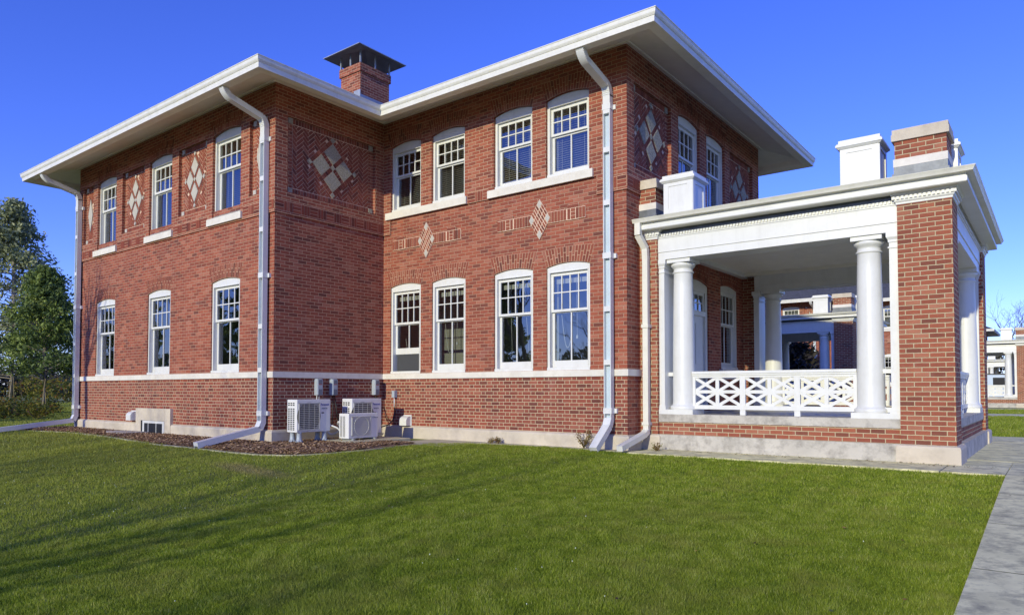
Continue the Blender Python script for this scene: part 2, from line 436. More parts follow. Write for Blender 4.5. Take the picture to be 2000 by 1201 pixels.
# ------------------------------------------------------------------ ground
def bs(x):
    t = min(1, max(0, (x + 13.0) / 6.0)); t = t * t * (3 - 2 * t)
    return 7.0 + 3.4 * t
def gz(x, y):
    d = bs(x) - y
    d = max(0.0, d)
    h = 0.27 - 0.055 * d if d < 8 else 0.27 - 0.44 - 0.012 * (d - 8)
    und = 0.02 * math.sin(x * 0.7 + 1) * math.sin(y * 0.9) * min(1, d / 2)
    return max(h, -0.75) + und
xs = sorted(set([round(-30 + i * 0.5, 3) for i in range(81)] + [-1500, -700, -300, -150, -90, -60, -45, -38, 14, 20, 30, 50, 90, 200, 500, 1200]))
ys = sorted(set([round(-6 + i * 0.5, 3) for i in range(50)] + [-900, -300, -120, -60, -35, -25, -18, -12, -9, 22, 26, 32, 40, 55, 80, 130, 250, 600, 1500]))
mb = MB()
gi = {}
for i, x in enumerate(xs):
    for j, y in enumerate(ys): gi[i, j] = mb.vert((x, y, gz(x, y)))
for i in range(len(xs) - 1):
    for j in range(len(ys) - 1):
        mb.f.append([gi[i, j], gi[i + 1, j], gi[i + 1, j + 1], gi[i, j + 1]]); mb.bv.append(.5); mb.smooth.append(True)
structure(mb.build('lawn', 'lawn'))

EDGE = [(-24, 6.2), (-22, 6.6), (-20.5, 6.9), (-19, 7.1), (-17, 7.0), (-15.5, 6.85), (-14, 6.65), (-12.7, 6.66), (-11.5, 6.72), (-10.7, 6.90), (-10.2, 7.22), (-9.9, 7.72), (-9.66, 8.5), (-9.62, 9.3), (-9.5, 9.9), (-9.1, 10.3), (-8.3, 10.5), (-7.2, 10.58), (-6.2, 10.45), (-5.6, 10.36), (-4.5, 10.33), (-0.51, 10.33)]
def edge_y(x):
    for (x0, y0), (x1, y1) in zip(EDGE, EDGE[1:]):
        if x0 <= x <= x1: return y0 + (y1 - y0) * (x - x0) / (x1 - x0)
    return EDGE[0][1] if x < EDGE[0][0] else 1e9

# mulch bed
mb = MB()
rng = np.random.default_rng(3)
def strip(mb, xa, xb, ylo, yhi, nx, ny, dz, amp=0.0):
    idx = {}
    for i in range(nx + 1):
        x = xa + (xb - xa) * i / nx
        for j in range(ny + 1):
            y = ylo(x) + (yhi(x) - ylo(x)) * j / ny
            e = min(1, 4 * min(i, nx - i) / nx * 3, 4 * min(j, ny - j) / ny * 2) if amp else 0
            idx[i, j] = mb.vert((x, y, gz(x, y) + dz + amp * e * (0.6 + 0.8 * rng.random())))
    for i in range(nx):
        for j in range(ny):
            mb.f.append([idx[i, j], idx[i + 1, j], idx[i + 1, j + 1], idx[i, j + 1]]); mb.bv.append(.5); mb.smooth.append(True)
strip(mb, -21.9, -12.05, lambda x: edge_y(x) + 0.04, lambda x: 8.02, 120, 18, 0.006, 0.035)
strip(mb, -12.05, -9.6, lambda x: edge_y(x) + 0.04 if x < -9.7 else 8.2, lambda x: 9.4 if x < -10.3 else 9.4 + 0.5 * (x + 10.3), 50, 36, 0.006, 0.035)
structure(mb.build('mulch_bed', 'mulch'))
# mulch chips
def chips(n):
    V = []; F = []; B = []
    k = 0
    while k < n:
        if random.random() < 0.75:
            x = random.uniform(-21.6, -12.05); lo = edge_y(x) + 0.04; y = random.uniform(lo, 8.0)
        else:
            x = random.uniform(-12.05, -9.75); lo = edge_y(x) + .04; y = random.uniform(lo, 9.6)
        z = gz(x, y) + 0.03 + random.random() * 0.02
        a = random.random() * 6.28; L = random.uniform(0.015, 0.05); w = random.uniform(0.005, 0.012); tl = random.uniform(-.5, .5)
        dx, dy = math.cos(a) * L, math.sin(a) * L; px, py = -math.sin(a) * w, math.cos(a) * w
        b = len(V)
        V.extend([(x - dx - px, y - dy - py, z - tl * L), (x + dx - px, y + dy - py, z + tl * L), (x + dx + px, y + dy + py, z + tl * L + .006), (x - dx + px, y - dy + py, z - tl * L + .006)])
        F.append((b, b + 1, b + 2, b + 3)); B.append(random.random()); k += 1
    m = MB(); m.v = V; m.f = [list(f) for f in F]; m.bv = B; m.smooth = [False] * len(F)
    return m
mm, _nt, _b = new_mat('mulch_chips'); _n = N(_nt)
_at = _n.node('ShaderNodeAttribute'); _at.attribute_name = 'bv'
_n.link(_n.ramp(_at.outputs['Fac'], [(0, srgb(84, 62, 46)), (0.5, srgb(146, 112, 80)), (0.85, srgb(190, 156, 114)), (1, srgb(220, 192, 150))]), _b.inputs['Base Color']); _b.inputs['Roughness'].default_value = 0.95
MT['chips'] = mm
stuff(chips(34000).build('mulch_chips', 'chips'), 'brown shredded bark mulch covering the bed along the left wing', 'mulch')

# concrete edging, apron, walk
mb = MB()
E2 = EDGE[1:17]
for (x0, y0), (x1, y1) in zip(E2, E2[1:]):
    d = Vector((x1 - x0, y1 - y0, 0)).normalized(); nn = Vector((-d.y, d.x, 0)) * 0.045
    p = [Vector((x0, y0, gz(x0, y0) + .022)), Vector((x1, y1, gz(x1, y1) + .022))]
    mb.face([p[0] - nn, p[1] - nn, p[1] + nn, p[0] + nn]); mb.face([p[0] - nn - Vector((0, 0, .08)), p[1] - nn - Vector((0, 0, .08)), p[1] - nn, p[0] - nn])
structure(mb.build('bed_edging', 'concrete'))
mb = MB()
mb.box(-10.4, -9.0, 9.55, 10.88, 0.2, 0.285)
mb.box(-9.0, -5.62, 10.56, 10.88, 0.2, 0.283)
structure(mb.build('concrete_apron', 'concrete'))
mb = MB()
mb.box(-5.6, -3.4, 10.34, 11.4, 0.1, 0.292); mb.box(-3.385, -1.2, 10.33, 11.4, 0.1, 0.296); mb.box(-1.185, -0.52, 10.34, 11.4, 0.1, 0.293)
structure(mb.build('porch_apron', 'walk'))
mb = MB()
yy = -6.0
while yy < 10.3:
    y2 = min(yy + 1.5, 10.32)
    za, zb = gz(-.5, yy) + 0.03, gz(-.5, y2) + 0.03
    x0, x1 = -0.51, 1.3
    g = 0.008
    mb.face([(x0, yy + g, za), (x1, yy + g, za), (x1, y2 - g, zb), (x0, y2 - g, zb)])
    mb.face([(x0, yy + g, za - .15), (x0, yy + g, za), (x0, y2 - g, zb), (x0, y2 - g, zb - .15)])
    yy = y2
mb.box(-1.25, -0.515, 11.405, 12.3, 0.1, 0.289)
for k, (ya, yb) in enumerate(((10.33, 12.3), (12.315, 14.6), (14.615, 16.9), (16.915, 18.9))):
    mb.box(-1.5 if k else -0.51, 1.3, ya, yb, 0.1, 0.29 + 0.002 * (k % 2)); mb.box(1.315, 5.5, ya, yb, 0.1, 0.288)
structure(mb.build('sidewalk', 'walk'))
mb = MB(); mb.box(-60, 60, 34, 37.5, 0.1, 0.285); mb.box(-60, 60, 46.5, 48.5, 0.1, 0.285)
structure(mb.build('far_path', 'walk'))
mb = MB(); mb.box(-140, -40, 60, 66, 0.1, 0.28); mb.box(-4, 60, 66, 72, 0.1, 0.28)
structure(mb.build('road', 'asphalt'))

# ------------------------------------------------------------------ the brick building
XL, XI, XR = -21.099, -12.048, -5.865
YL, YC, YR = 8.041, 10.863, 17.655
ZG, ZP, ZB0, ZB1, ZBELT, ZSOF = 0.2, 0.539, 1.555, 1.676, 4.79, 7.45
POLY = [(XL, YL), (XI, YL), (XI, YC), (XR, YC), (XR, YR), (XL, YR)]
def poly_corner(P):
    n = len(P)
    def f(i, d):
        i %= n
        x, y = P[i]
        for a, b_ in ((P[i - 1], P[i]), (P[i], P[(i + 1) % n])):
            dx, dy = b_[0] - a[0], b_[1] - a[1]; L = math.hypot(dx, dy)
            x += dy / L * d; y += -dx / L * d
        return (x, y)
    return f
CF = poly_corner(POLY)
# facades: name -> function (s,z,d)->xyz and range for offset d
def FN(name):
    if name == 'wing': return lambda s, z, d: (s, YL - d, z)
    if name == 'recess': return lambda s, z, d: (XI + d, s, z)
    if name == 'centre': return lambda s, z, d: (s, YC - d, z)
    if name == 'right': return lambda s, z, d: (XR + d, s, z)
    if name == 'rear': return lambda s, z, d: (-s, YR + d, z)
    if name == 'left': return lambda s, z, d: (XL - d, -s, z)
IDX = {'wing': 0, 'recess': 1, 'centre': 2, 'right': 3, 'rear': 4, 'left': 5}
def rng_s(name, d):
    i = IDX[name]; a = CF(i, d); b_ = CF(i + 1, d)
    if name in ('wing', 'centre'): return a[0], b_[0]
    if name in ('recess', 'right'): return a[1], b_[1]
    if name == 'rear': return -a[0], -b_[0]
    return -a[1], -b_[1]
def arch_pts(sc, w, zb, zs, za, n=12):
    """closed polygon, counterclockwise: rectangle with segmental top"""
    h = w / 2; r = (h * h + (za - zs) ** 2) / (2 * (za - zs)); cz = za - r
    a0 = math.asin(h / r)
    pts = [(sc - h, zb), (sc + h, zb)]
    for k in range(n + 1):
        a = a0 - 2 * a0 * k / n
        pts.append((sc + r * math.sin(a), cz + r * math.cos(a)))
    return pts
def panel(mb, fn, outer, holes, d, reveal):
    tris = tessellate_polygon([[Vector((u, v, 0)) for u, v in outer]] + [[Vector((u, v, 0)) for u, v in h] for h in holes])
    allp = list(outer) + [p for h in holes for p in h]
    base = len(mb.v)
    for u, v in allp: mb.v.append(tuple(fn(u, v, d)))
    for t in tris:
        a, b_, c = [allp[i] for i in t]
        cr = (b_[0] - a[0]) * (c[1] - a[1]) - (b_[1] - a[1]) * (c[0] - a[0])
        if abs(cr) < 1e-12: continue
        t = t if cr > 0 else t[::-1]
        mb.f.append([base + i for i in t]); mb.bv.append(.5); mb.smooth.append(False)
    for h, rv in zip(holes, reveal if isinstance(reveal, list) else [reveal] * len(holes)):
        for i in range(len(h)):
            a, b_ = h[i], h[(i + 1) % len(h)]
            mb.face([fn(*b_, d), fn(*a, d), fn(*a, d - rv), fn(*b_, d - rv)])

LOW = dict(zb=1.676, zs=3.59, za=3.655, gt=3.433, mun=3.122, rt=2.808, rb=2.762, lt=2.745, lb=1.86)
UPC = dict(zb=5.29, zs=6.74, za=6.81, gt=6.55, mun=6.34, rt=6.12, rb=6.08, lt=6.05, lb=5.42)
UPW = dict(zb=4.975, zs=6.74, za=6.81, gt=6.56, mun=6.30, rt=6.03, rb=5.985, lt=5.965, lb=5.11)
WINS = [  # facade, centre, width, dims, kind
    ('centre', -11.337, 0.95, LOW, 'raised'), ('centre', -10.053, 0.95, LOW, 'cord'), ('centre', -8.345, 0.95, LOW, 'cord2'), ('centre', -7.082, 0.95, LOW, 'cord'),
    ('centre', -11.32, 0.95, UPC, 'blind'), ('centre', -10.053, 0.95, UPC, 'blind'), ('centre', -8.34, 0.95, UPC, 'blind'), ('centre', -7.075, 0.95, UPC, 'blind'),
    ('wing', -19.49, 1.10, LOW, 'none'), ('wing', -16.65, 1.10, LOW, 'none'), ('wing', -13.79, 1.10, LOW, 'none'),
    ('wing', -19.44, 1.08, UPW, 'blindtop'), ('wing', -16.60, 1.08, UPW, 'blindtop'), ('wing', -13.76, 1.08, UPW, 'blind'),
    ('right', 13.47, 1.04, UPW, 'blindtop'), ('right', 14.88, 1.04, UPW, 'blindtop'), ('right', 15.68, 1.04, dict(LOW, zb=1.78, lb=1.93), 'none'),
]
DOOR = ('right', 13.87, 1.22, 0.88, 3.60)
PANELS = [('wing', -18.465, -17.475, 0.67), ('wing', -15.655, -14.635, 0.67), ('wing', -20.766, -20.34, 0), ('wing', -12.80, -12.375, 0),
          ('recess', 8.40, 10.49, 1.0), ('right', 11.2, 12.53, 0.93), ('right', 15.80, 17.15, 0.93)]

def clip_poly(poly, rect):
    x0, x1, y0, y1 = rect
    for ax, val, keep in ((0, x0, 1), (0, x1, -1), (1, y0, 1), (1, y1, -1)):
        out = []
        for i in range(len(poly)):
            a, b_ = poly[i], poly[(i + 1) % len(poly)]
            ia = (a[ax] - val) * keep >= 0; ib = (b_[ax] - val) * keep >= 0
            if ia: out.append(a)
            if ia != ib:
                t = (val - a[ax]) / (b_[ax] - a[ax]); out.append((a[0] + t * (b_[0] - a[0]), a[1] + t * (b_[1] - a[1])))
        poly = out
        if len(poly) < 3: return None
    return poly
def shrink(poly, g):
    cx = sum(p[0] for p in poly) / len(poly); cy = sum(p[1] for p in poly) / len(poly)
    # inward offset of a convex ccw polygon
    n = len(poly); A = sum(poly[i][0] * poly[(i + 1) % n][1] - poly[(i + 1) % n][0] * poly[i][1] for i in range(n))
    if A < 0: poly = poly[::-1]
    lines = []
    for i in range(n):
        (x0, y0), (x1, y1) = poly[i], poly[(i + 1) % n]; L = math.hypot(x1 - x0, y1 - y0)
        if L < 1e-6: continue
        nx, ny = -(y1 - y0) / L, (x1 - x0) / L
        lines.append((nx, ny, nx * x0 + ny * y0 + g))
    out = []
    m = len(lines)
    for i in range(m):
        a, b_ = lines[i - 1], lines[i]
        det = a[0] * b_[1] - a[1] * b_[0]
        if abs(det) < 1e-6: continue
        out.append(((a[2] * b_[1] - a[1] * b_[2]) / det, (a[0] * b_[2] - a[2] * b_[0]) / det))
    if len(out) < 3: return None
    n = len(out); A = sum(out[i][0] * out[(i + 1) % n][1] - out[(i + 1) % n][0] * out[i][1] for i in range(n))
    if A < 2e-4: return None
    for x, y in out:
        if abs(x - cx) > 0.4 or abs(y - cy) > 0.4: return None
    return out
def brick(mb, poly, fn, d0, d1, gap=0.0055):
    q = shrink(poly, gap)
    if q: mb.prism(q, fn, d0, d1, random.random())
def rect_poly(u0, u1, v0, v1): return [(u0, v0), (u1, v0), (u1, v1), (u0, v1)]

def build_building():
    root = thing('brick_building', 'large nearest red brick building with cream eaves, diamond brickwork and white columned porch', 'building', (-9, 12, 0.27), 'matching brick houses with white porches')
    # ---- walls
    up, lo, ba, pl, bd = MB(), MB(), MB(), MB(), MB()
    room = MB()
    for name in IDX:
        fn = FN(name)
        if name == 'right':
            holes_lo = [arch_pts(c, w, k['zb'], k['zs'] + 0.005, k['za'] + 0.005) for f, c, w, k, _ in WINS if f == name and k['zb'] < 3]
            # the door opening
            holes_lo.append(arch_pts(DOOR[1], DOOR[2], 0.90, 3.50, 3.6))
        else:
            holes_lo = [arch_pts(c, w, ZB1 + 0.001, k['zs'] + 0.005, k['za'] + 0.005) for f, c, w, k, _ in WINS if f == name and k['zb'] < 3]
        holes_up = [arch_pts(c, w, k['zb'] - 0.02, k['zs'] + 0.005, k['za'] + 0.005) for f, c, w, k, _ in WINS if f == name and k['zb'] > 3]
        ph = [rect_poly(a - 0.10, b_ + 0.09, 5.235, 6.765) for f, a, b_, _ in PANELS if f == name]
        s0, s1 = rng_s(name, 0.0)
        if name == 'right':
            panel(lo, fn, [(s0, 0.5), (s1, 0.5), (s1, ZBELT + .34), (s0, ZBELT + .34)], holes_lo, 0.0, 0.14)
        else:
            panel(ba, fn, rect_poly(s0, s1, ZP - .01, ZB0 + .01), [], 0.0, 0)
            panel(lo, fn, rect_poly(s0, s1, ZB0 + .01, ZBELT + 0.34), holes_lo, 0.0, 0.14)
        s0, s1 = rng_s(name, 0.028)
        if name == 'centre':
            outer = [(s0, ZBELT), (-11.80, ZBELT), (-11.80, 5.12), (-6.45, 5.12), (-6.45, ZBELT), (s1, ZBELT), (s1, ZSOF), (s0, ZSOF)]
        else:
            outer = rect_poly(s0, s1, ZBELT, ZSOF)
        panel(up, fn, outer, holes_up + ph, 0.028, [0.16] * len(holes_up) + [0.075] * len(ph))
        for h in ph: up.face([fn(u, v, -0.047) for u, v in h])
        for i in range(len(outer)):
            a, b_ = outer[i], outer[(i + 1) % len(outer)]
            if a[1] < 5.5 or b_[1] < 5.5:
                if abs(a[0] - b_[0]) < 1e-6 and max(a[1], b_[1]) > 6: continue
                up.face([fn(*a, 0.028), fn(*b_, 0.028), fn(*b_, -0.001), fn(*a, -0.001)])
    # plinth and band (swept around)
    pl.sweep((6, CF), [(0.0, ZG), (0.06, ZG), (0.06, ZP - 0.05), (0.045, ZP - .02), (-0.01, ZP)], closed=True)
    bd.sweep((6, CF), [(-.01, ZB0), (0.03, ZB0), (0.03, ZB1 - .004), (-0.12, ZB1)], closed=True)
    up.build('upper_wall', 'upbrick', root); lo.build('lower_wall', 'brick', root); ba.build('base_wall', 'base', root)
    # basement window surround on the wing plinth
    pl2 = MB(); f = FN('wing')
    def fb(mb, s0, s1, z0, z1, d0, d1, fn=f):
        mb.prism(rect_poly(s0, s1, z0, z1), fn, d0, d1)
    fb(pl2, -17.56, -17.30, .2, .885, -.02, .07); fb(pl2, -17.30, -16.16, .60, .885, -.02, .072); fb(pl2, -16.16, -15.90, .2, .885, -.02, .07)
    plo = pl.build('stone_plinth', 'stone', root); pl2.build('basement_surround', 'stone', plo)
    bd.build('stone_band', 'sill', root)
    m_ = MB(); fb(m_, -17.30, -16.16, .2, .60, .0735, .0745); 
    win = MB()
    for a, b_, c, d_ in ((-17.2, -16.17, .54, .595), (-17.2, -17.12, .2, .54), (-16.25, -16.17, .2, .54), (-16.93, -16.91, .3, .54), (-16.55, -16.53, .3, .54)):
        fb(win, a, b_, c, d_, .06, .0775)
    bw = win.build('basement_window', 'white', root)
    g_ = MB(); g_.face([f(-17.29, .2, .0745), f(-16.17, .2, .0745), f(-16.17, .599, .0745), f(-17.29, .599, .0745)]); g_.build('pane', 'slot', bw)
    # interior partitions
    room.box(XL + 1.9, XR - 1.9, YC + 1.8, YC + 1.85, 0.3, 7.3); room.box(XL + .3, XI - .3, YL + 2.0, YL + 2.05, .3, 7.3)
    room.box(XR - 1.6, XR - 1.55, YC + .2, YR - .2, .3, 7.3)
    room.box(XL + .2, XR - .2, YC + .16, YR - .2, 1.2, 1.25); room.box(XL + .2, XI - .2, YL + .16, YC + .15, 1.2, 1.25)
    room.box(XL + .2, XR - .2, YC + .16, YR - .2, 4.2, 4.3); room.box(XL + .2, XI - .2, YL + .16, YC + .15, 4.2, 4.3)
    room.box(-9.2, -9.15, YC + .2, YC + 1.9, .3, 7.3); room.box(-15.2, -15.15, YL + .2, YL + 1.9, .3, 7.3)
    room.build('inner_wall', 'room', root)

    # ---- sills
    def sill(fn, s0, s1, z0, z1, d=0.075):
        s = MB(); s.prism(rect_poly(s0, s1, z0, z1), fn, -0.15, d)
        return s.build('sill', 'sill', root)
    sill(FN('centre'), -11.926, -9.51, 5.12, 5.272); sill(FN('centre'), -8.944, -6.507, 5.12, 5.272)
    for c in (-19.44, -16.60, -13.76): sill(FN('wing'), c - .70, c + .62, 4.82, 4.965)
    sill(FN('right'), 12.8, 15.55, 4.82, 4.965); sill(FN('right'), 15.05, 16.3, 1.69, 1.775)

    # ---- windows
    def window(fac, c, w, k, kind):
        fn = FN(fac); off = -0.03
        mb = MB()
        h = w / 2; ci = h - 0.062            # inner half width of the casing
        outer = arch_pts(c, w - 0.004, k['zb'], k['zs'], k['za'])
        hole = rect_poly(c - ci, c + ci, k['zb'] + 0.05, k['gt'] + 0.06)
        panel(mb, fn, outer, [hole], off, 0.0)
        n_ = len(outer)
        for i in range(n_):
            a, b_ = outer[i], outer[(i + 1) % n_]
            mb.face([fn(*a, off - .12), fn(*b_, off - .12), fn(*b_, off), fn(*a, off)])
        def bar(m, s0, s1, z0, z1, d0, d1): m.prism(rect_poly(s0, s1, z0, z1), fn, d0, d1)
        # head groove moulding, stops
        bar(mb, c - ci - .012, c + ci + .012, k['gt'] + .06, k['gt'] + .078, off, off + .012)
        bar(mb, c - ci - .014, c - ci, k['zb'] + .05, k['gt'] + .078, off, off + .010)
        bar(mb, c + ci, c + ci + .014, k['zb'] + .05, k['gt'] + .078, off, off + .010)
        bar(mb, c - h + .01, c + h - .01, k['zb'], k['zb'] + .05, off, off + .03)
        # jamb pocket: blocks light behind casing
        for sg in (-1, 1):
            bar(mb, c + sg * (ci + .0), c + sg * (ci + .05), k['zb'], k['zs'], off - .14, off - .001)
        bar(mb, c - h + .02, c + h - .02, k['gt'] + .061, k['zs'] - .01, off - .14, off - .001)
        o = mb.build('window', 'white', root)
        # upper sash
        s = MB(); gx = ci - 0.048; d0, d1 = off - .075, off - .042
        bar(s, c - ci, c - gx, k['rb'], k['gt'] + .06, d0, d1); bar(s, c + gx, c + ci, k['rb'], k['gt'] + .06, d0, d1)
        bar(s, c - gx, c + gx, k['gt'], k['gt'] + .06, d0, d1); bar(s, c - gx, c + gx, k['rb'], k['rt'], d0, d1)
        bar(s, c - gx, c + gx, k['mun'] - .010, k['mun'] + .010, d0 + .002, d1 - .004)
        for t in (-.5, 0, .5): bar(s, c + t * gx - .010, c + t * gx + .010, k['rt'], k['gt'], d0 + .003, d1 - .003)
        s.build('upper_sash', 'white', o)
        # lower sash
        s = MB(); e0, e1 = off - .118, off - .085; rz = 0.38 if kind == 'raised' else 0.0
        lb, lt = k['lb'] + rz, k['lt'] + rz * 0
        zb = k['zb'] + .05 + rz
        bar(s, c - ci, c - gx, zb, k['rt'], e0, e1); bar(s, c + gx, c + ci, zb, k['rt'], e0, e1)
        bar(s, c - gx, c + gx, zb, lb, e0, e1); bar(s, c - gx, c + gx, lt, k['rt'], e0, e1)
        bar(s, c - .012, c + .012, lb, lt, e0 + .002, e1 - .003)
        s.build('lower_sash', 'white', o)
        g = MB()
        dm = (d0 + d1) / 2; em = (e0 + e1) / 2
        g.face([fn(c - gx, k['rt'], dm), fn(c + gx, k['rt'], dm), fn(c + gx, k['gt'], dm), fn(c - gx, k['gt'], dm)])
        g.face([fn(c - gx, lb, em), fn(c + gx, lb, em), fn(c + gx, lt, em), fn(c - gx, lt, em)])
        g.build('pane', 'glass', o)
        if kind.startswith('blind'):
            s = MB(); z = k['gt'] + .03; zend = k['lb'] + .02 if kind == 'blind' else k['lb'] + 0.05
            while z > zend:
                s.face([fn(c - ci, z, off - .20), fn(c + ci, z, off - .20), fn(c + ci, z - .026, off - .158), fn(c - ci, z - .026, off - .158)]); z -= 0.042
            s.box(0, 0, 0, 0, 0, 0) if False else None
            bar(s, c - ci, c + ci, zend - .02, zend, off - .19, off - .165)
            bar(s, c - ci * .6, c - ci * .6 + .006, zend, k['gt'], off - .157, off - .156); bar(s, c + ci * .6, c + ci * .6 + .006, zend, k['gt'], off - .157, off - .156)
            s.build('blind', 'blind', o)
        if kind in ('cord', 'cord2', 'raised'):
            s = MB(); bar(s, c - ci + .02, c + ci - .02, k['gt'] - .13, k['gt'] - .04, off - .20, off - .16); s.build('raised_blind', 'blind', o); s = MB()
            P = []
            if kind == 'cord':
                for t in range(13):
                    u = t / 12 * 2 - 1; P.append(fn(c - .12 + u * .13 * (1 - .15 * (1 - u * u)), 2.72 - .62 * (1 - abs(u) ** 2.5) * 1.0, off - .15))
                s.tube(P, .006, 5); s.build('blind_cord', 'cord', o); s = MB(); s.tube([fn(c + .08, k['gt'], off - .15), fn(c + .09, 2.3, off - .15)], .005, 5); bar(s, c + .075, c + .105, 2.26, 2.32, off - .16, off - .14)
            elif kind == 'cord2':
                s.tube([fn(c - .2, k['gt'], off - .15), fn(c - .16, 2.0, off - .15)], .005, 5); s.build('blind_cord', 'cord', o); s = MB(); s.tube([fn(c + .13, k['gt'], off - .15), fn(c + .26, 1.9, off - .15)], .005, 5)
            else:
                s.tube([fn(c - .1, 2.0 + .1, off - .15), fn(c - .16, 1.95 + .5, off - .15)], .005, 5)
            s.build('blind_cord', 'cord', o)
            if kind == 'raised':
                s = MB(); s.face([fn(c - gx, k['zb'] + .05, e1 + .004), fn(c + gx, k['zb'] + .05, e1 + .004), fn(c + gx, zb, e1 + .004), fn(c - gx, zb, e1 + .004)]); s.build('insect_screen', 'screen', o)
        return o
    for w_ in WINS: window(*w_)
    # ---- door inside the porch
    fn = FN('right'); c, w = DOOR[1], DOOR[2]
    def bar(m, s0, s1, z0, z1, d0, d1): m.prism(rect_poly(s0, s1, z0, z1), fn, d0, d1)
    d = MB()
    panel(d, fn, arch_pts(c, w - .004, .9, 3.5, 3.595), [rect_poly(c - .5, c + .5, .9, 3.36)], -.03, .05)
    bar(d, c - .5, c + .5, 2.86, 2.96, -.09, -.02)
    do = d.build('door', 'white', root)
    d = MB(); bar(d, c - .5, c + .5, .9, 2.86, -.12, -.07)
    for z0, z1 in ((1.05, 1.7), (1.85, 2.7)): bar(d, c - .4, c - .06, z0, z1, -.07, -.06); bar(d, c + .06, c + .4, z0, z1, -.07, -.06)
    d.build('door_leaf', 'white', do)
    d = MB(); bar(d, c - .5, c - .44, 2.96, 3.36, -.09, -.06); bar(d, c + .44, c + .5, 2.96, 3.36, -.09, -.06); bar(d, c - .44, c + .44, 3.3, 3.36, -.09, -.06)
    for t in (-.22, 0, .22): bar(d, c + t - .01, c + t + .01, 2.96, 3.3, -.09, -.062)
    bar(d, c - .44, c + .44, 3.12, 3.14, -.09, -.064)
    d.build('transom', 'white', do)
    d = MB(); d.face([fn(c - .44, 2.96, -.08), fn(c + .44, 2.96, -.08), fn(c + .44, 3.3, -.08), fn(c - .44, 3.3, -.08)]); d.build('pane', 'glass', do)

    # ---- arches of rubbed brick over the openings
    for fac, c, w, k, _ in WINS + [('right', DOOR[1], DOOR[2] - .02, dict(zb=1, zs=3.50, za=3.6), '')]:
        av = MB(); fn = FN(fac); zs, za = k['zs'] + .008, k['za'] + .008
        h = w / 2; base = 0.028 if zs > 5 else 0.0
        ztop = (3.93 if zs < 5 else 7.09)
        r = (h * h + (za - zs) ** 2) / (2 * (za - zs)); cz = za - r; a0 = math.asin(h / r)
        def bot(t): return (c + r * math.sin(a0 * t), cz + r * math.cos(a0 * t))
        def tp(t): return (c + (h + .10) * t, ztop + .02 * (1 - t * t))
        n_ = int(round((2 * h + .1) / .0677)); n_ += (n_ + 1) % 2
        for i in range(n_):
            t0, t1 = -1 + 2 * i / n_, -1 + 2 * (i + 1) / n_
            A, B, C_, D = bot(t0), bot(t1), tp(t1), tp(t0)
            av.face([fn(*A, base + .0015), fn(*B, base + .0015), fn(*C_, base + .0015), fn(*D, base + .0015)], -1)
            fr = 0.62 if i % 2 else 0.38
            L = lambda p, q, f_: (p[0] + (q[0] - p[0]) * f_, p[1] + (q[1] - p[1]) * f_)
            brick(av, [A, B, L(B, C_, fr), L(A, D, fr)], fn, base, base + .005); brick(av, [L(A, D, fr), L(B, C_, fr), C_, D], fn, base, base + .005)
        av.build('brick_arch', 'bv', root, mats2=['mortar2'])

    # ---- basket weave courses
    def basket(fn, s0, s1, z, d):
        bw_ = MB()
        bw_.face([fn(s0, z - .005, d + .0015), fn(s1, z - .005, d + .0015), fn(s1, z + .208, d + .0015), fn(s0, z + .208, d + .0015)], -1)
        s = s0; k_ = 0; H = .0677
        while s < s1 - .02:
            if k_ % 2 == 0:
                for j in range(3): brick(bw_, clip_poly(rect_poly(s, s + .203, z + j * H, z + (j + 1) * H), (s0, s1, z, z + .21)) or rect_poly(0, 0, 0, 0), fn, d, d + .006)
                s += .203
            else:
                for j in range(3):
                    q = clip_poly(rect_poly(s + j * H, s + (j + 1) * H, z, z + .203), (s0, s1, z, z + .21))
                    if q: brick(bw_, q, fn, d, d + .008)
                s += .203
            k_ += 1
        bw_.build('basket_weave_course', 'bvdark', root, mats2=['mortar2'])
    wings = [-21.1, -19.44, -16.60, -13.76, -12.06]
    prev = -21.11
    for c in (-19.44, -16.60, -13.76): basket(FN('wing'), prev, c - .71, 4.84, .028); prev = c + .63
    basket(FN('wing'), prev, XI + .02, 4.84, .028); basket(FN('recess'), YL - .02, YC - .03, 4.84, .028)
    basket(FN('centre'), XI + .03, -11.81, 4.84, .028); basket(FN('centre'), -6.44, XR + .02, 4.84, .028); basket(FN('centre'), -9.50, -8.95, 5.125, .028)
    basket(FN('right'), YC - .02, 12.79, 4.84, .028)

    # ---- diamond panels
    for fac, s0, s1, kx in PANELS:
        fn = FN(fac); d = -0.047; cz = 6.0; c = (s0 + s1) / 2
        hb = MB()
        u0, u1, v0, v1 = s0 + .055, s1 - .055, 5.355, 6.645
        hb.face([fn(u0, 5.24, d + .002), fn(u1, 5.24, d + .002), fn(u1, 6.76, d + .002), fn(u0, 6.76, d + .002)], -1)
        W_ = .0677; L_ = .203; q2 = math.sqrt(.5)
        hw = (0.66 * kx + .01) if kx else .17
        hh = .66 if kx else .50
        for i in range(-30, 60):
            for j in range(-8, 9):
                for kind in (0, 1):
                    if kind == 0: P = rect_poly(i * W_ + 2 * L_ * j, i * W_ + 2 * L_ * j + L_, i * W_, (i + 1) * W_)
                    else: P = rect_poly(i * W_ + L_ + 2 * L_ * j, (i + 1) * W_ + L_ + 2 * L_ * j, (i + 1) * W_ - L_, (i + 1) * W_)
                    P = [((x - y) * q2 + c, (x + y) * q2 + 5.0) for x, y in P]
                    mx = sum(p[0] for p in P) / 4; my = sum(p[1] for p in P) / 4
                    if mx < u0 - .15 or mx > u1 + .15 or my < v0 - .15 or my > v1 + .15: continue
                    if abs(mx - c) / hw + abs(my - cz) / hh < 0.93: continue
                    P = clip_poly(P, (u0, u1, v0, v1))
                    if P: brick(hb, P, fn, d, d + .009)
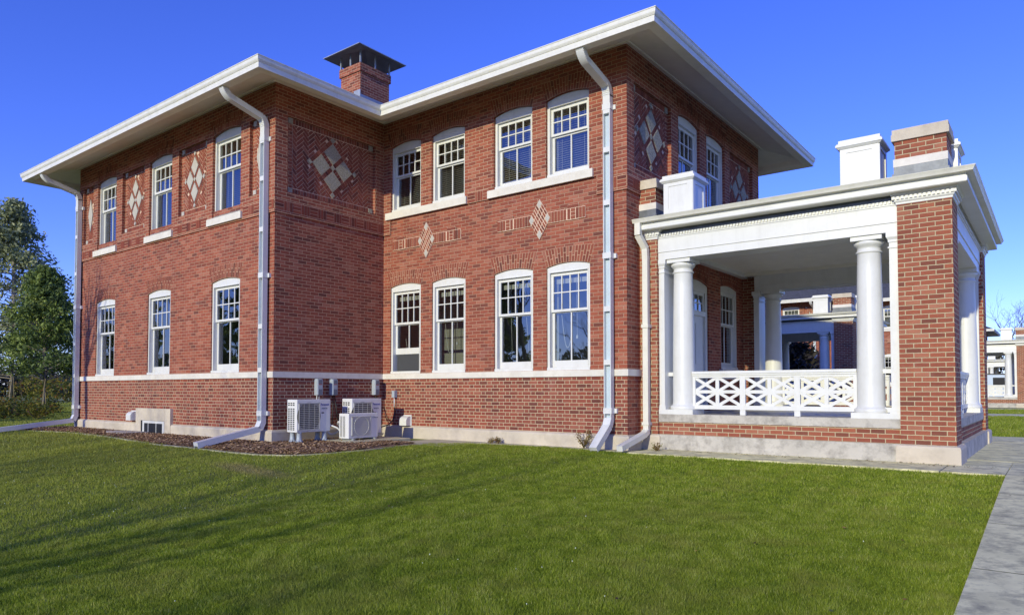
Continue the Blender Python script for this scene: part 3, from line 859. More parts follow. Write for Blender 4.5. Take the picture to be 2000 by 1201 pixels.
        # soldier rows
        n_ = max(2, int(round((u1 - u0) / .0677))); w_ = (u1 - u0) / n_
        for i in range(n_):
            for za, zb in ((5.24, 5.35), (6.65, 6.76)): brick(hb, rect_poly(u0 + i * w_, u0 + (i + 1) * w_, za, zb), fn, d, d + .010)
        for cs in (s0, s1):
            for zz in (5.295, 6.705): hb.prism(rect_poly(cs - .052, cs + .052, zz - .055, zz + .055), fn, d, d + .022, -2)
        if kx:
            a, b__ = .093, .32; cuts = [0, a, a + b__, 2 * a + b__, 2 * a + 2 * b__, 3 * a + 2 * b__]; T = cuts[-1] / 2
            def mp(p, q): return (c + ((p - T) - (q - T)) * q2 * kx, cz + ((p - T) + (q - T)) * q2)
            hb.face([fn(*mp(x, y), d + .0105) for x, y in ((0, 0), (2 * T, 0), (2 * T, 2 * T), (0, 2 * T))], -1)
            for i in range(5):
                for j in range(5):
                    P = [mp(cuts[i] + .006, cuts[j] + .006), mp(cuts[i + 1] - .006, cuts[j] + .006), mp(cuts[i + 1] - .006, cuts[j + 1] - .006), mp(cuts[i] + .006, cuts[j + 1] - .006)]
                    corner = (i in (0, 4) and j in (0, 4)) or (i == 2 and j == 2)
                    if (i % 2 and j % 2) or corner: hb.prism(P, fn, d, d + .030, -2)
                    elif i in (0, 4) or j in (0, 4) or i == 2 or j == 2:
                        lo_i, hi_i, lo_j, hi_j = cuts[i], cuts[i + 1], cuts[j], cuts[j + 1]
                        along_i = (hi_i - lo_i) > (hi_j - lo_j)
                        m_n = 5 if max(hi_i - lo_i, hi_j - lo_j) > .2 else 1
                        for t in range(m_n):
                            if along_i: x0, x1, y0, y1 = lo_i + (hi_i - lo_i) * t / m_n, lo_i + (hi_i - lo_i) * (t + 1) / m_n, lo_j, hi_j
                            else: x0, x1, y0, y1 = lo_i, hi_i, lo_j + (hi_j - lo_j) * t / m_n, lo_j + (hi_j - lo_j) * (t + 1) / m_n
                            brick(hb, [mp(x0, y0), mp(x1, y0), mp(x1, y1), mp(x0, y1)], fn, d + .0105, d + .018, .004)
        else:
            hb.prism([(c - .13, cz), (c, cz - .445), (c + .13, cz), (c, cz + .445)], fn, d, d + .03, -2)
        hb.build('diamond_panel', 'bv', root, mats2=['mortar', 'rough' if fac != 'wing' else 'inlay'])
    # ---- small diamond ornaments on the centre face
    for c, l, r_ in ((-7.70, -8.72, -6.69), (-10.685, -11.735, -9.70)):
        fn = FN('centre'); cz = 4.53; hb = MB()
        hb.face([fn(l, 4.425, .0185), fn(r_, 4.425, .0185), fn(r_, 4.638, .0185), fn(l, 4.638, .0185)], -1)
        for q in ((l, 4.425, r_, 4.425), (r_, 4.425, r_, 4.638), (r_, 4.638, l, 4.638), (l, 4.638, l, 4.425)): hb.face([fn(q[0], q[1], 0), fn(q[2], q[3], 0), fn(q[2], q[3], .0185), fn(q[0], q[1], .0185)], -1)
        s = l
        while s < r_ - .03:
            inlad = abs(s + .0338 - (l + .26)) < .12 or abs(s + .0338 - (r_ - .26)) < .12
            if not inlad and abs(s + .034 - c) > .16: brick(hb, rect_poly(s, s + .0677, 4.43, 4.633), fn, .0, .026)
            s += .0677
        for e in (l + .26, r_ - .26):
            hb.face([fn(e - .125, 4.42, .0195), fn(e + .125, 4.42, .0195), fn(e + .125, 4.70, .0195), fn(e - .125, 4.70, .0195)], -1)
            brick(hb, rect_poly(e - .125, e + .125, 4.635, 4.70), fn, 0, .027); brick(hb, rect_poly(e - .125, e - .058, 4.43, 4.633), fn, 0, .027); brick(hb, rect_poly(e + .058, e + .125, 4.43, 4.633), fn, 0, .027)
            for t in range(3): brick(hb, rect_poly(e - .05, e + .05, 4.43 + t * .0677, 4.43 + (t + 1) * .0677), fn, 0, .027)
        HW, HH = .245, .385
        def mp(p, q): return (c + (p - q) * HW, cz + (p + q - 1) * HH)
        hb.prism([mp(0, 0), mp(1, 0), mp(1, 1), mp(0, 1)], fn, 0, .0265, -1)
        for i in range(4):
            for j in range(4):
                P = [mp(i / 4, j / 4), mp((i + 1) / 4, j / 4), mp((i + 1) / 4, (j + 1) / 4), mp(i / 4, (j + 1) / 4)]
                if i in (0, 3) and j in (0, 3): hb.prism(shrink(P, .006), fn, 0, .032, -2)
                else:
                    A, B, C_, D = P; m1 = ((A[0] + B[0]) / 2, (A[1] + B[1]) / 2); m2 = ((D[0] + C_[0]) / 2, (D[1] + C_[1]) / 2)
                    brick(hb, [A, m1, m2, D], fn, .0, .029, .007); brick(hb, [m1, B, C_, m2], fn, .0, .029, .007)
        hb.build('diamond_ornament', 'bv', root, mats2=['mortar', 'inlay'])

    # ---- eaves, gutter and roof
    e = MB()
    e.sweep((6, CF), [(0.0, 7.345), (0.12, 7.31), (0.13, 7.325), (0.80, 7.14), (0.812, 7.155), (0.835, 7.15), (0.85, 7.03), (0.868, 7.025), (0.876, 7.0), (0.89, 6.975), (1.072, 6.966)], closed=True)
    e.build('soffit', 'soffit', root)
    g = MB()
    g.sweep((6, CF), [(1.072, 6.966), (1.076, 7.058), (1.088, 7.062), (1.088, 7.07), (1.094, 7.075), (1.106, 7.10), (1.109, 7.155), (1.118, 7.158), (1.118, 7.171), (1.06, 7.172), (1.05, 7.14), (1.0, 7.14)], closed=True)
    g.build('gutter', 'gutter', root)
    # shingled hip roof: height = eave + pitch * distance inside, sampled on a grid
    rf = MB(); pitch = 0.52; ov = 1.06
    x0, x1, y0, y1 = XL - ov, XR + ov, YL - ov, YR + ov
    xi, yc = XI + ov, YC - ov
    def rh(x, y):
        hA = min(x - x0, xi - x, y - y0, y1 - y)   # wing block
        hB = min(x - x0, x1 - x, y - yc, y1 - y)   # long block
        return 7.16 + pitch * max(hA, hB)
    gx = sorted(set(np.round(np.linspace(x0, x1, 90), 3).tolist() + [xi])); gy = sorted(set(np.round(np.linspace(y0, y1, 66), 3).tolist() + [yc]))
    gx[0], gx[-1], gy[0], gy[-1] = x0, x1, y0, y1
    ii = {}
    def inside(x, y): return (x <= xi + 1e-6) or (y >= yc - 1e-6)
    for i in range(len(gx) - 1):
        for j in range(len(gy) - 1):
            if inside((gx[i] + gx[i + 1]) / 2, (gy[j] + gy[j + 1]) / 2):
                q = []
                for a_, b2 in ((i, j), (i + 1, j), (i + 1, j + 1), (i, j + 1)):
                    if (a_, b2) not in ii: ii[a_, b2] = rf.vert((gx[a_], gy[b2], rh(gx[a_], gy[b2])))
                    q.append(ii[a_, b2])
                rf.f.append(q); rf.bv.append(.5); rf.smooth.append(False)
    rf.build('roof', 'shingle', root)
    # ---- chimney
    ch = MB(); cx0, cx1, cy0, cy1 = -15.02, -14.24, 12.0, 13.0
    ch.box(cx0, cx1, cy0, cy1, 8.0, 9.62); ch.box(cx0 - .035, cx1 + .035, cy0 - .035, cy1 + .035, 9.62, 9.84)
    co = ch.build('chimney', 'upbrick', root)
    fl = MB(); fl.box(cx0 - .008, cx1 + .008, cy0 - .008, cy1 + .008, 8.0, 9.02); fl.box(cx1 - .25, cx1 + .009, cy0 - .01, cy0, 8.9, 9.14); fl.build('flashing', 'zinc', co)
    cp = MB(); ax0, ax1, ay0, ay1 = -15.36, -13.90, 11.67, 13.31; zc = 10.15
    ctr = ((ax0 + ax1) / 2, (ay0 + ay1) / 2, zc + .33)
    R4 = [(ax0, ay0), (ax1, ay0), (ax1, ay1), (ax0, ay1)]
    for i in range(4):
        a_, b2 = R4[i], R4[(i + 1) % 4]
        cp.face([(*a_, zc), (*b2, zc), ctr]); cp.face([(*a_, zc - .02), (*b2, zc - .02), (ctr[0], ctr[1], ctr[2] - .02)]); cp.face([(*a_, zc - .02), (*b2, zc - .02), (*b2, zc), (*a_, zc)])
    for px_, py_ in ((cx0, cy0), (cx1, cy0), (cx1, cy1), (cx0, cy1), (cx1, (cy0 + cy1) / 2), ((cx0 + cx1) / 2, cy0)): cp.box(px_ - .018, px_ + .018, py_ - .018, py_ + .018, 9.84, zc + .03)
    cp.build('chimney_hood', 'zinc', co)
    sc_ = MB(); sc_.box(cx0 + .25, cx1 - .25, cy0 + .3, cy1 - .3, 9.84, 10.02); sc_.build('flue_screen', 'dark', co)

    # ---- downspouts
    def spout(fn, s, straps, tabs, ztop, zbot, end_d, end_z, upper=True, w=.07):
        m = MB()
        d0, d1 = 0.045, 0.155
        bx = lambda m, a, b2, c_, d_, e_, f_: m.prism(rect_poly(a, b2, c_, d_), fn, e_, f_)
        # U shaped channel with a recessed face
        bx(m, s - w, s - w + .014, zbot, ztop, d0, d1); bx(m, s + w - .014, s + w, zbot, ztop, d0, d1)
        cf = MB(); bx(cf, s - w + .014, s + w - .014, zbot, ztop, d0, d1 - .072)
        bx(m, s - w, s + w, ztop, ztop + .34, d0, d1)
        for z in straps: bx(m, s - w + .013, s + w - .013, z - .045, z + .045, d0 + .01, d1 - .001)
        for z in tabs: bx(m, s - w - .012, s + w + .012, z - .05, z + .05, d0 - .02, d1 + .004); bx(m, s + w + .012, s + w + .055, z - .04, z + .04, 0.0, .05)
        # box-section sweep for elbows and runs
        def run(P, hw=w, hd=.055):
            for i in range(len(P) - 1):
                (da, za), (db, zb) = P[i], P[i + 1]
                def nrm(i_):
                    a_ = P[max(i_ - 1, 0)]; b2 = P[min(i_ + 1, len(P) - 1)]; t = (b2[0] - a_[0], b2[1] - a_[1]); L = math.hypot(*t); return (-t[1] / L * hd, t[0] / L * hd)
                na, nb = nrm(i), nrm(i + 1)
                q = [(s - hw, za + na[1], da + na[0]), (s + hw, za + na[1], da + na[0]), (s + hw, za - na[1], da - na[0]), (s - hw, za - na[1], da - na[0])]
                r2 = [(s - hw, zb + nb[1], db + nb[0]), (s + hw, zb + nb[1], db + nb[0]), (s + hw, zb - nb[1], db - nb[0]), (s - hw, zb - nb[1], db - nb[0])]
                for k_ in range(4): m.face([fn(*q[k_]), fn(*q[(k_ + 1) % 4]), fn(*r2[(k_ + 1) % 4]), fn(*r2[k_])])
                if i == 0: m.face([fn(*p) for p in q])
                if i == len(P) - 2: m.face([fn(*p) for p in r2][::-1])
        if upper:
            P = []
            A, B, C_, D = (.10, ztop + .34), (.10, ztop + .5), (.86, ztop + .78), (.98, 6.99)
            # crimped elbow at the wall
            for t in range(9):
                u = t / 8; x = .10 + .14 * (1 - math.cos(u * 1.2)); z = ztop + .30 + .20 * math.sin(u * 1.2) / math.sin(1.2)
                P.append((x, z))
            P2 = [P[-1], (.80, ztop + .66)]
            for t in range(1, 9):
                u = t / 8; P2.append((.80 + .18 * math.sin(u * 1.3) / math.sin(1.3), ztop + .66 + (6.985 - ztop - .66) * (u ** 1.5)))
            run(P); run(P2)
            for t in range(1, 8):
                x, z = P[t]; m.prism(rect_poly(s - w - .006, s + w + .006, z - .006, z + .006), fn, x - .06, x + .062)
            for t in range(2, 8):
                x, z = P2[t + 1]; m.prism(rect_poly(s - w - .006, s + w + .006, z - .006, z + .006), fn, x - .06, x + .062)
        m2 = MB(); mm_ = m; 
        o = m.build('downspout', 'spout', root); cf.build('channel_face', 'spoutin', o)
        m = MB()
        def run2(P, hw, hd):
            for i in range(len(P) - 1):
                (da, za), (db, zb) = P[i], P[i + 1]; t = (db - da, zb - za); L = math.hypot(*t); na = (-t[1] / L * hd, t[0] / L * hd)
                for sa, sb, o0, o1 in ((s - hw, s - hw + .012, -1, 1), (s + hw - .012, s + hw, -1, 1), (s - hw + .012, s + hw - .012, -1, 0.3)):
                    c8 = []
                    for dd, zz in ((da, za), (db, zb)):
                        for ss in (sa, sb):
                            for oo in (o0, o1): c8.append(fn(ss, zz - na[1] * oo, dd - na[0] * oo) if False else fn(ss, zz + na[1] * -oo, dd + na[0] * -oo))
                    for q in ((0, 1, 3, 2), (4, 6, 7, 5), (0, 4, 5, 1), (2, 3, 7, 6), (0, 2, 6, 4), (1, 5, 7, 3)): m.face([c8[k_] for k_ in q])
        run2([(.10, zbot + .03), (.16, zbot - .10), (end_d, end_z + .05)], w + .003, .055)
        m.build('spout_extension', 'spout', o)
        return o
    st_ = [6.10, 5.51, 4.58, 3.65, 2.72, 1.79]
    spout(FN('centre'), -6.172, [5.51, 4.58, 2.72, 1.79], [6.27, 3.65, .95], 6.15, .78, .62, .26)
    spout(FN('wing'), -12.27, [5.45, 4.45, 2.55, 1.70], [6.24, 3.55, .86], 6.15, .66, 1.42, .27)
    spout(FN('wing'), -20.99, [5.45, 4.45, 2.55, 1.70], [6.24, 3.55, .86], 6.15, .60, 2.3, .22)

    # =================================================================== porch
    PX0, PX1, PY0, PY1 = XR, -1.102, 11.343, 16.872
    PP = [(PX0, PY0), (PX1, PY0), (PX1, PY1), (PX0, PY1)]
    full = poly_corner(PP)
    def PC(i, d):
        x, y = full(i, d)
        if i in (0, 3): x = PX0 + 0.001
        return (x, y)
    PXI = PX1 - .676; LX1 = XR + .337; PD = .62
    # piers
    def pier(x0, x1, y0, y1):
        m = MB(); m.box(x0, x1, y0, y1, .52, 3.965)
        o = m.build('brick_pier', 'pier', root)
        b2 = MB(); r = .055
        pr = [(r, .2), (r, .50), (r - .012, .53), (0, .545)]
        C4 = [(x0, y0), (x1, y0), (x1, y1), (x0, y1)]
        b2.sweep((4, poly_corner(C4)), pr, closed=True); b2.build('pier_base', 'stone', o)
        cp_ = MB()
        cp_.sweep((4, poly_corner(C4)), [(0, 3.955), (.012, 3.96), (.014, 3.985), (.03, 4.0), (.035, 4.02), (.035, 4.075), (.062, 4.08), (.085, 4.105), (.085, 4.118)], closed=True)
        # dentils
        for a0, a1, ax, cst in ((x0 - .05, x1 + .05, 'x', y0), (x0 - .05, x1 + .05, 'x2', y1), (y0 - .05, y1 + .05, 'y', x1), (y0 - .05, y1 + .05, 'y2', x0)):
            n_ = max(2, int((a1 - a0) / .052)); st = (a1 - a0) / n_
            for i in range(n_):
                u0, u1 = a0 + i * st, a0 + i * st + st * .6
                if ax == 'x': cp_.box(u0, u1, cst - .058, cst - .03, 4.026, 4.068)
                elif ax == 'x2': cp_.box(u0, u1, cst + .03, cst + .058, 4.026, 4.068)
                elif ax == 'y': cp_.box(cst + .03, cst + .058, u0, u1, 4.026, 4.068)
                else: cp_.box(cst - .058, cst - .03, u0, u1, 4.026, 4.068)
        cp_.build('pier_capital', 'white', o)
        return o
    pier(PXI, PX1, PY0, PY0 + PD); pier(PXI, PX1, PY1 - PD, PY1)
    pier(XR + .001, LX1, PY0, PY0 + .32); pier(XR + .001, LX1, PY1 - .32, PY1)
    # low wall, ledge, plinth, floor
    segs = [(LX1, PXI, PY0, 'f'), (LX1, PXI, PY1, 'r')]
    m1, m2_, m3, m4 = MB(), MB(), MB(), MB()
    m1.box(LX1, PXI, PY0 + .05, PY0 + .45, .5, .762); m2_.box(LX1, PXI, PY0 - .03, PY0 + .3, .2, .543); m3.box(LX1, PXI, PY0 + .03, PY0 + .56, .762, .895)
    m1.box(LX1, PXI, PY1 - .45, PY1 - .05, .5, .762); m2_.box(LX1, PXI, PY1 - .3, PY1 + .03, .2, .543); m3.box(LX1, PXI, PY1 - .56, PY1 - .03, .762, .895)
    m1.box(PX1 - .45, PX1 - .05, PY0 + PD, PY1 - PD, .5, .762); m2_.box(PX1 - .3, PX1 + .03, PY0 + PD, PY1 - PD, .2, .543); m3.box(PX1 - .56, PX1 - .03, PY0 + PD, PY1 - PD, .762, .895)
    m1.build('porch_wall', 'pier', root); m2_.build('porch_plinth', 'ledge', root); m3.build('porch_ledge', 'ledge', root)
    m4.box(XR + .01, PX1 - .4, PY0 + .4, PY1 - .4, .8, .884); m4.build('porch_floor', 'floor', root)
    # entablature, ceiling, cornice, roof
    en = MB()
    EO, EI = .04, .50
    def ring_box(z0, z1, o_, i_):
        en.box(LX1, PXI + .0, PY0 + o_, PY0 + i_, z0, z1); en.box(LX1, PXI + .0, PY1 - i_, PY1 - o_, z0, z1)
        en.box(PX1 - i_, PX1 - o_, PY0 + PD, PY1 - PD, z0, z1)
    ring_box(3.59, 3.722, EO + .010, EI - .01); ring_box(3.730, 3.968, EO, EI); ring_box(3.7222, 3.7298, EO - .006, EI + .004)
    # bits of beam above pier tops inside
    ring_box(3.968, 3.992, EO - .014, EI + .01); ring_box(3.9922, 4.10, EO + .006, EI)
    en.box(XR + .002, XR + .12, PY0 + .32, PY1 - .32, 3.93, 4.02)
    # dentils along the front, rear and side
    n_ = int((PXI - LX1) / .052)
    for i in range(n_):
        x = LX1 + .02 + i * (PXI - LX1 - .03) / n_
        en.box(x, x + .030, PY0 + .010, PY0 + .046, 3.9925, 4.035); en.box(x, x + .030, PY1 - .046, PY1 - .010, 3.9925, 4.035)
    n_ = int((PY1 - PY0 - 2 * PD) / .052)
    for i in range(n_):
        y = PY0 + PD + .02 + i * (PY1 - PY0 - 2 * PD - .03) / n_
        en.box(PX1 - .046, PX1 - .010, y, y + .030, 3.9925, 4.035)
    eo = en.build('entablature', 'white', root)
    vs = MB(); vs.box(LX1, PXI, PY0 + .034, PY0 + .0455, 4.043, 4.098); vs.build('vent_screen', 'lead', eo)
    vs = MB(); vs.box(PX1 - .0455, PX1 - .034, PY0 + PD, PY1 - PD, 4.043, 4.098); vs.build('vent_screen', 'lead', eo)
    ce = MB(); ce.box(XR + .003, PX1 - .45, PY0 + .45, PY1 - .45, 4.02, 4.05)
    for (xa, xb, ya, yb) in ((XR + .12, PX1 - .5, PY0 + .5, PY0 + .56), (XR + .12, PX1 - .5, PY1 - .56, PY1 - .5), (PX1 - .56, PX1 - .5, PY0 + .56, PY1 - .56)): ce.box(xa, xb, ya, yb, 3.95, 4.02)
    ce.build('porch_ceiling', 'soffit', root)
    co_ = MB()
    prof = [(-.44, 4.118), (-.02, 4.115), (-.005, 4.105), (.01, 4.105), (.185, 4.110), (.185, 4.116), (.196, 4.117), (.196, 4.184), (.18, 4.188), (.175, 4.222), (.19, 4.226)]
    co_.sweep((4, PC), prof, caps=False)
    co_.build('cornice', 'white', root)
    gt = MB()
    gt.sweep((4, PC), [(.17, 4.225), (.268, 4.228), (.272, 4.238), (.285, 4.262), (.300, 4.284), (.304, 4.293), (.24, 4.296), (.1, 4.30)], caps=False)
    x_, y_ = PC(0, .27)
    gt.build('porch_gutter', 'gutter', root)
    rp = MB()
    rp.box(XR + .002, PX1 + .1, PY0 - .1, PY1 + .1, 4.2, 4.31); rp.build('porch_roof', 'lead', root)
    # parapet stubs
    def brick_stub(x0, x1, y0, y1):
        m = MB(); m.box(x0, x1, y0, y1, 4.60, 4.872)
        o = m.build('parapet_pier', 'pier', root)
        a_ = MB(); a_.box(x0 - .012, x1 + .012, y0 - .012, y1 + .012, 4.31, 4.50); a_.box(x0 - .03, x1 + .03, y0 - .03, y1 + .03, 4.31, 4.40); a_.build('flashing', 'lead', o)
        a_ = MB(); a_.box(x0 - .015, x1 + .015, y0 - .015, y1 + .015, 4.50, 4.612); a_.build('painted_band', 'sill', o)
        a_ = MB(); a_.box(x0 - .035, x1 + .035, y0 - .035, y1 + .035, 4.872, 4.965); a_.box(x0 - .025, x1 + .025, y0 - .025, y1 + .025, 4.965, 5.035); a_.build('coping', 'stone', o)
    def white_box(x0, x1, y0, y1):
        m = MB(); m.box(x0, x1, y0, y1, 4.31, 4.93)
        for (a0, a1, b0, b1, c0, c1) in ((x0, x1, y0 - .012, y0, 4.31, 4.44), (x0, x1, y0 - .012, y0, 4.84, 4.90), (x0, x0 + .09, y0 - .012, y0, 4.44, 4.84), (x1 - .09, x1, y0 - .012, y0, 4.44, 4.84),
                                          (x1, x1 + .012, y0, y1, 4.31, 4.44), (x1, x1 + .012, y0, y1, 4.84, 4.90), (x1, x1 + .012, y0, y0 + .09, 4.44, 4.84), (x1, x1 + .012, y1 - .09, y1, 4.44, 4.84)): m.box(a0, a1, b0, b1, c0, c1)
        o = m.build('parapet_box', 'white', root)
        a_ = MB(); C4 = [(x0, y0), (x1, y0), (x1, y1), (x0, y1)]
        a_.sweep((4, poly_corner(C4)), [(0, 4.90), (.02, 4.905), (.045, 4.93), (.055, 4.935), (.055, 4.965), (.045, 4.968), (.04, 4.985), (.02, 4.99), (.02, 5.035), (-.25, 5.04)], closed=True); a_.build('box_cap', 'white', o)
    brick_stub(XR + .002, LX1 - .02, PY0 + .0, PY0 + .34); white_box(-5.39, -4.862, PY0 + .0, PY0 + .53)
    white_box(-2.522, -1.998, PY0, PY0 + .53); brick_stub(PXI - .02, PX1 - .05, PY0 + .0, PY0 + .58)
    white_box(PX1 - .55, PX1 - .02, 12.28, 12.80)
    # columns
    zc0, zc1 = .892, 3.59
    def column(cx, cy):
        m = MB(); rb, rt = .190, .162
        prof = [(.225, .976), (.232, .985), (.236, 1.005), (.232, 1.028), (.222, 1.040), (.208, 1.043), (.206, 1.050), (.200, 1.056), (rb + .004, 1.075), (rb, 1.11)]
        for i in range(1, 9):
            t = i / 8; r = rb - (rb - rt) * (t ** 1.7); prof.append((r, 1.11 + (3.335 - 1.11) * t))
        prof += [(rt + .004, 3.345), (rt + .018, 3.352), (rt + .022, 3.362), (rt + .018, 3.372), (rt + .002, 3.378), (rt + .002, 3.43), (rt + .014, 3.436), (rt + .018, 3.446), (rt + .024, 3.45), (rt + .04, 3.47), (rt + .048, 3.49), (rt + .044, 3.51), (rt + .03, 3.525)]
        m.lathe(cx, cy, prof)
        o = m.build('column', 'white', root)
        a_ = MB(); h = .212; a_.box(cx - h, cx + h, cy - h, cy + h, 3.524, 3.5895); a_.build('column_abacus', 'white', o)
        return o
    cyf = PY0 + .29; cyr = PY1 - .29; cxs = PX1 - .26
    column(-5.17, cyf); column(-2.205, cyf); column(-5.17, cyr); column(-2.205, cyr)
    column(cxs, PY0 + PD + .40); column(cxs, PY1 - PD - .40)
    # plinth blocks and pilasters
    def blk(*a):
        pb = MB(); pb.box(*a); pb.build('column_plinth', 'white', root)
    for y0, y1 in ((PY0 + .036, PY0 + .53), (PY1 - .53, PY1 - .036)):
        blk(LX1 - .03, -4.907, y0, y1, .895, .976); blk(-2.435, PXI - .001, y0, y1, .895, .976)
    blk(PX1 - .52, PX1 - .036, PY0 + PD, PY0 + PD + .66, .895, .976); blk(PX1 - .52, PX1 - .036, PY1 - PD - .66, PY1 - PD, .895, .976)
    def pilaster(x0, x1, y0, y1):
        m = MB(); m.box(x0, x1, y0, y1, 1.05, 3.36); g2 = .02
        m.box(x0 - g2, x1 + g2, y0 - g2, y1 + g2, .976, 1.03); m.box(x0 - .01, x1 + .01, y0 - .01, y1 + .01, 1.03, 1.05)
        m.box(x0 - .015, x1 + .015, y0 - .015, y1 + .015, 3.36, 3.38); m.box(x0, x1, y0, y1, 3.38, 3.44)
        m.sweep((4, poly_corner([(x0, y0), (x1, y0), (x1, y1), (x0, y1)])), [(0, 3.44), (.012, 3.45), (.012, 3.48), (.035, 3.52), (.035, 3.5895)], closed=True)
        m.build('pilaster', 'white', root)
    for y0 in (PY0 + .07, PY1 - .49):
        pilaster(LX1 - .02, LX1 + .10, y0, y0 + .42); pilaster(PXI - .12, PXI - .001, y0, y0 + .42)
    pilaster(PX1 - .49, PX1 - .07, PY0 + PD, PY0 + PD + .12); pilaster(PX1 - .49, PX1 - .07, PY1 - PD - .12, PY1 - PD)
    # railings
    def railing(fn, a, b2, bays):
        m = MB()
        bx = lambda u0, u1, z0, z1, t: m.prism_box(u0, u1, z0, z1, t)
        def B(u0, u1, z0, z1, t):
            P = [fn(u0, -t), fn(u1, -t), fn(u1, t), fn(u0, t)]
            xs_ = [p[0] for p in P]; ys_ = [p[1] for p in P]; m.box(min(xs_), max(xs_), min(ys_), max(ys_), z0, z1)
        B(a, b2, 1.585, 1.628, .06); B(a, b2, 1.555, 1.585, .045); B(a, b2, 1.518, 1.555, .028)
        B(a, b2, .985, 1.055, .032); B(a, b2, 1.255, 1.309, .013)
        L = (b2 - a) / bays
        for i in range(bays + 1):
            u = a + i * L; e0 = u - .045 if 0 < i < bays else (u if i == 0 else u - .05); e1 = u + .045 if 0 < i < bays else (u + .05 if i == 0 else u)
            B(e0, e1, 1.055 if i in (0, bays) else .896, 1.518, .026)
            if i < bays:
                um = u + L / 2; B(um - .030, um + .030, 1.055, 1.518, .0145)
                for (p0, p1) in ((u + .04, um - .02), (um + .02, u + L - .04)):
                    for (z0, z1) in ((1.055, 1.270), (1.294, 1.518)):
                        for sgn in (0, 1):
                            za, zb = (z0, z1) if sgn == 0 else (z1, z0)
                            dx, dz = p1 - p0, zb - za; LL = math.hypot(dx, dz); nx, nz = -dz / LL * .025, dx / LL * .025
                            t0, t1 = -.009 - .003 * sgn, .009 + .003 * sgn
                            Q = clip_poly([(p0 + nx, za + nz), (p0 - nx, za - nz), (p1 - nx, zb - nz), (p1 + nx, zb + nz)], (p0, p1, z0, z1))
                            if not Q: continue
                            fr = [(*fn(u_, t0), z_) for u_, z_ in Q]; bk = [(*fn(u_, t1), z_) for u_, z_ in Q]
                            m.face(fr); m.face(bk[::-1])
                            for k_ in range(len(Q)): m.face([fr[k_], fr[(k_ + 1) % len(Q)], bk[(k_ + 1) % len(Q)], bk[k_]])
        m.build('railing', 'white', root)
    for y in (PY0 + .25, PY1 - .25):
        railing(lambda u, t, y=y: (u, y + t), -4.985, -2.385, 3)
        m = MB(); m.box(LX1 + .1, -5.3, y - .03, y + .03, 1.555, 1.62); m.box(-2.03, PXI - .12, y - .03, y + .03, 1.555, 1.62); m.box(-2.03, PXI - .12, y - .02, y + .02, .985, 1.055)
        m.build('rail_return', 'white', root)
    railing(lambda u, t: (cxs + t, u), PY0 + PD + .58, PY1 - PD - .58, 4)
    m = MB(); m.box(cxs - .03, cxs + .03, PY0 + PD + .1, PY0 + PD + .25, 1.555, 1.62); m.box(cxs - .03, cxs + .03, PY1 - PD - .25, PY1 - PD - .1, 1.555, 1.62); m.build('rail_return', 'white', root)
    # porch downspout
    m = MB()
    def pipe(P, hw, hd):
        for i in range(len(P) - 1):
            a_, b2 = Vector(P[i]), Vector(P[i + 1]); t = (b2 - a_).normalized(); sx = Vector((1, 0, 0)) * hw; sd = t.cross(Vector((1, 0, 0))).normalized() * hd
            q = [a_ + sx + sd, a_ - sx + sd, a_ - sx - sd, a_ + sx - sd]; r2 = [b2 + sx + sd, b2 - sx + sd, b2 - sx - sd, b2 + sx - sd]
            for k_ in range(4): m.face([q[k_], q[(k_ + 1) % 4], r2[(k_ + 1) % 4], r2[k_]])
            m.face(q); m.face(r2[::-1])
    pipe([(-5.775, 11.12, 4.235), (-5.775, 11.12, 4.02), (-5.71, 11.255, 3.80), (-5.705, 11.262, 3.6)], .052, .045)
    pipe([(-5.705, 11.262, 3.62), (-5.705, 11.262, .60)], .05, .045)
    pipe([(-5.705, 11.27, .60), (-5.705, 11.15, .54), (-5.74, 10.35, .345)], .055, .045)
    m.box(-5.77, -5.64, 11.2, 11.345, 2.4, 2.46); m.box(-5.77, -5.64, 11.2, 11.345, .70, .75)
    m.build('porch_downspout', 'gutter', root)
    return root

building = build_building()

# copies of the house further along the street
SKIPC = {'inner_wall', 'basement_window', 'basement_surround'}
def copy_tree(src, loc, label):
    r = src.copy(); COL.objects.link(r); r.location = loc; r['label'] = label
    for ch in list(src.children):
        base = ch.name.split('.')[0]
        if base in SKIPC: continue
        c = ch.copy(); COL.objects.link(c); c.parent = r
        for g in ch.children:
            if g.name.split('.')[0] in SKIPC or g.name.startswith('mortar_joint'): continue
            d = g.copy(); COL.objects.link(d); d.parent = c
    return r
kids = list(building.children)
b2 = copy_tree(building, (-9 - 5.05, 12 + 17.95, 0.27), 'matching brick house in blue shade seen through the porch opening behind the railing')
b3 = copy_tree(building, (-9 - 0.12, 12 + 40.2, 0.27), 'sunlit matching brick house with white porch far behind at the right edge')
b4 = copy_tree(building, (-9 + 0.1, 12 + 71.5, 0.27), 'most distant brick house, its dark eave end just right of the brick porch pier')

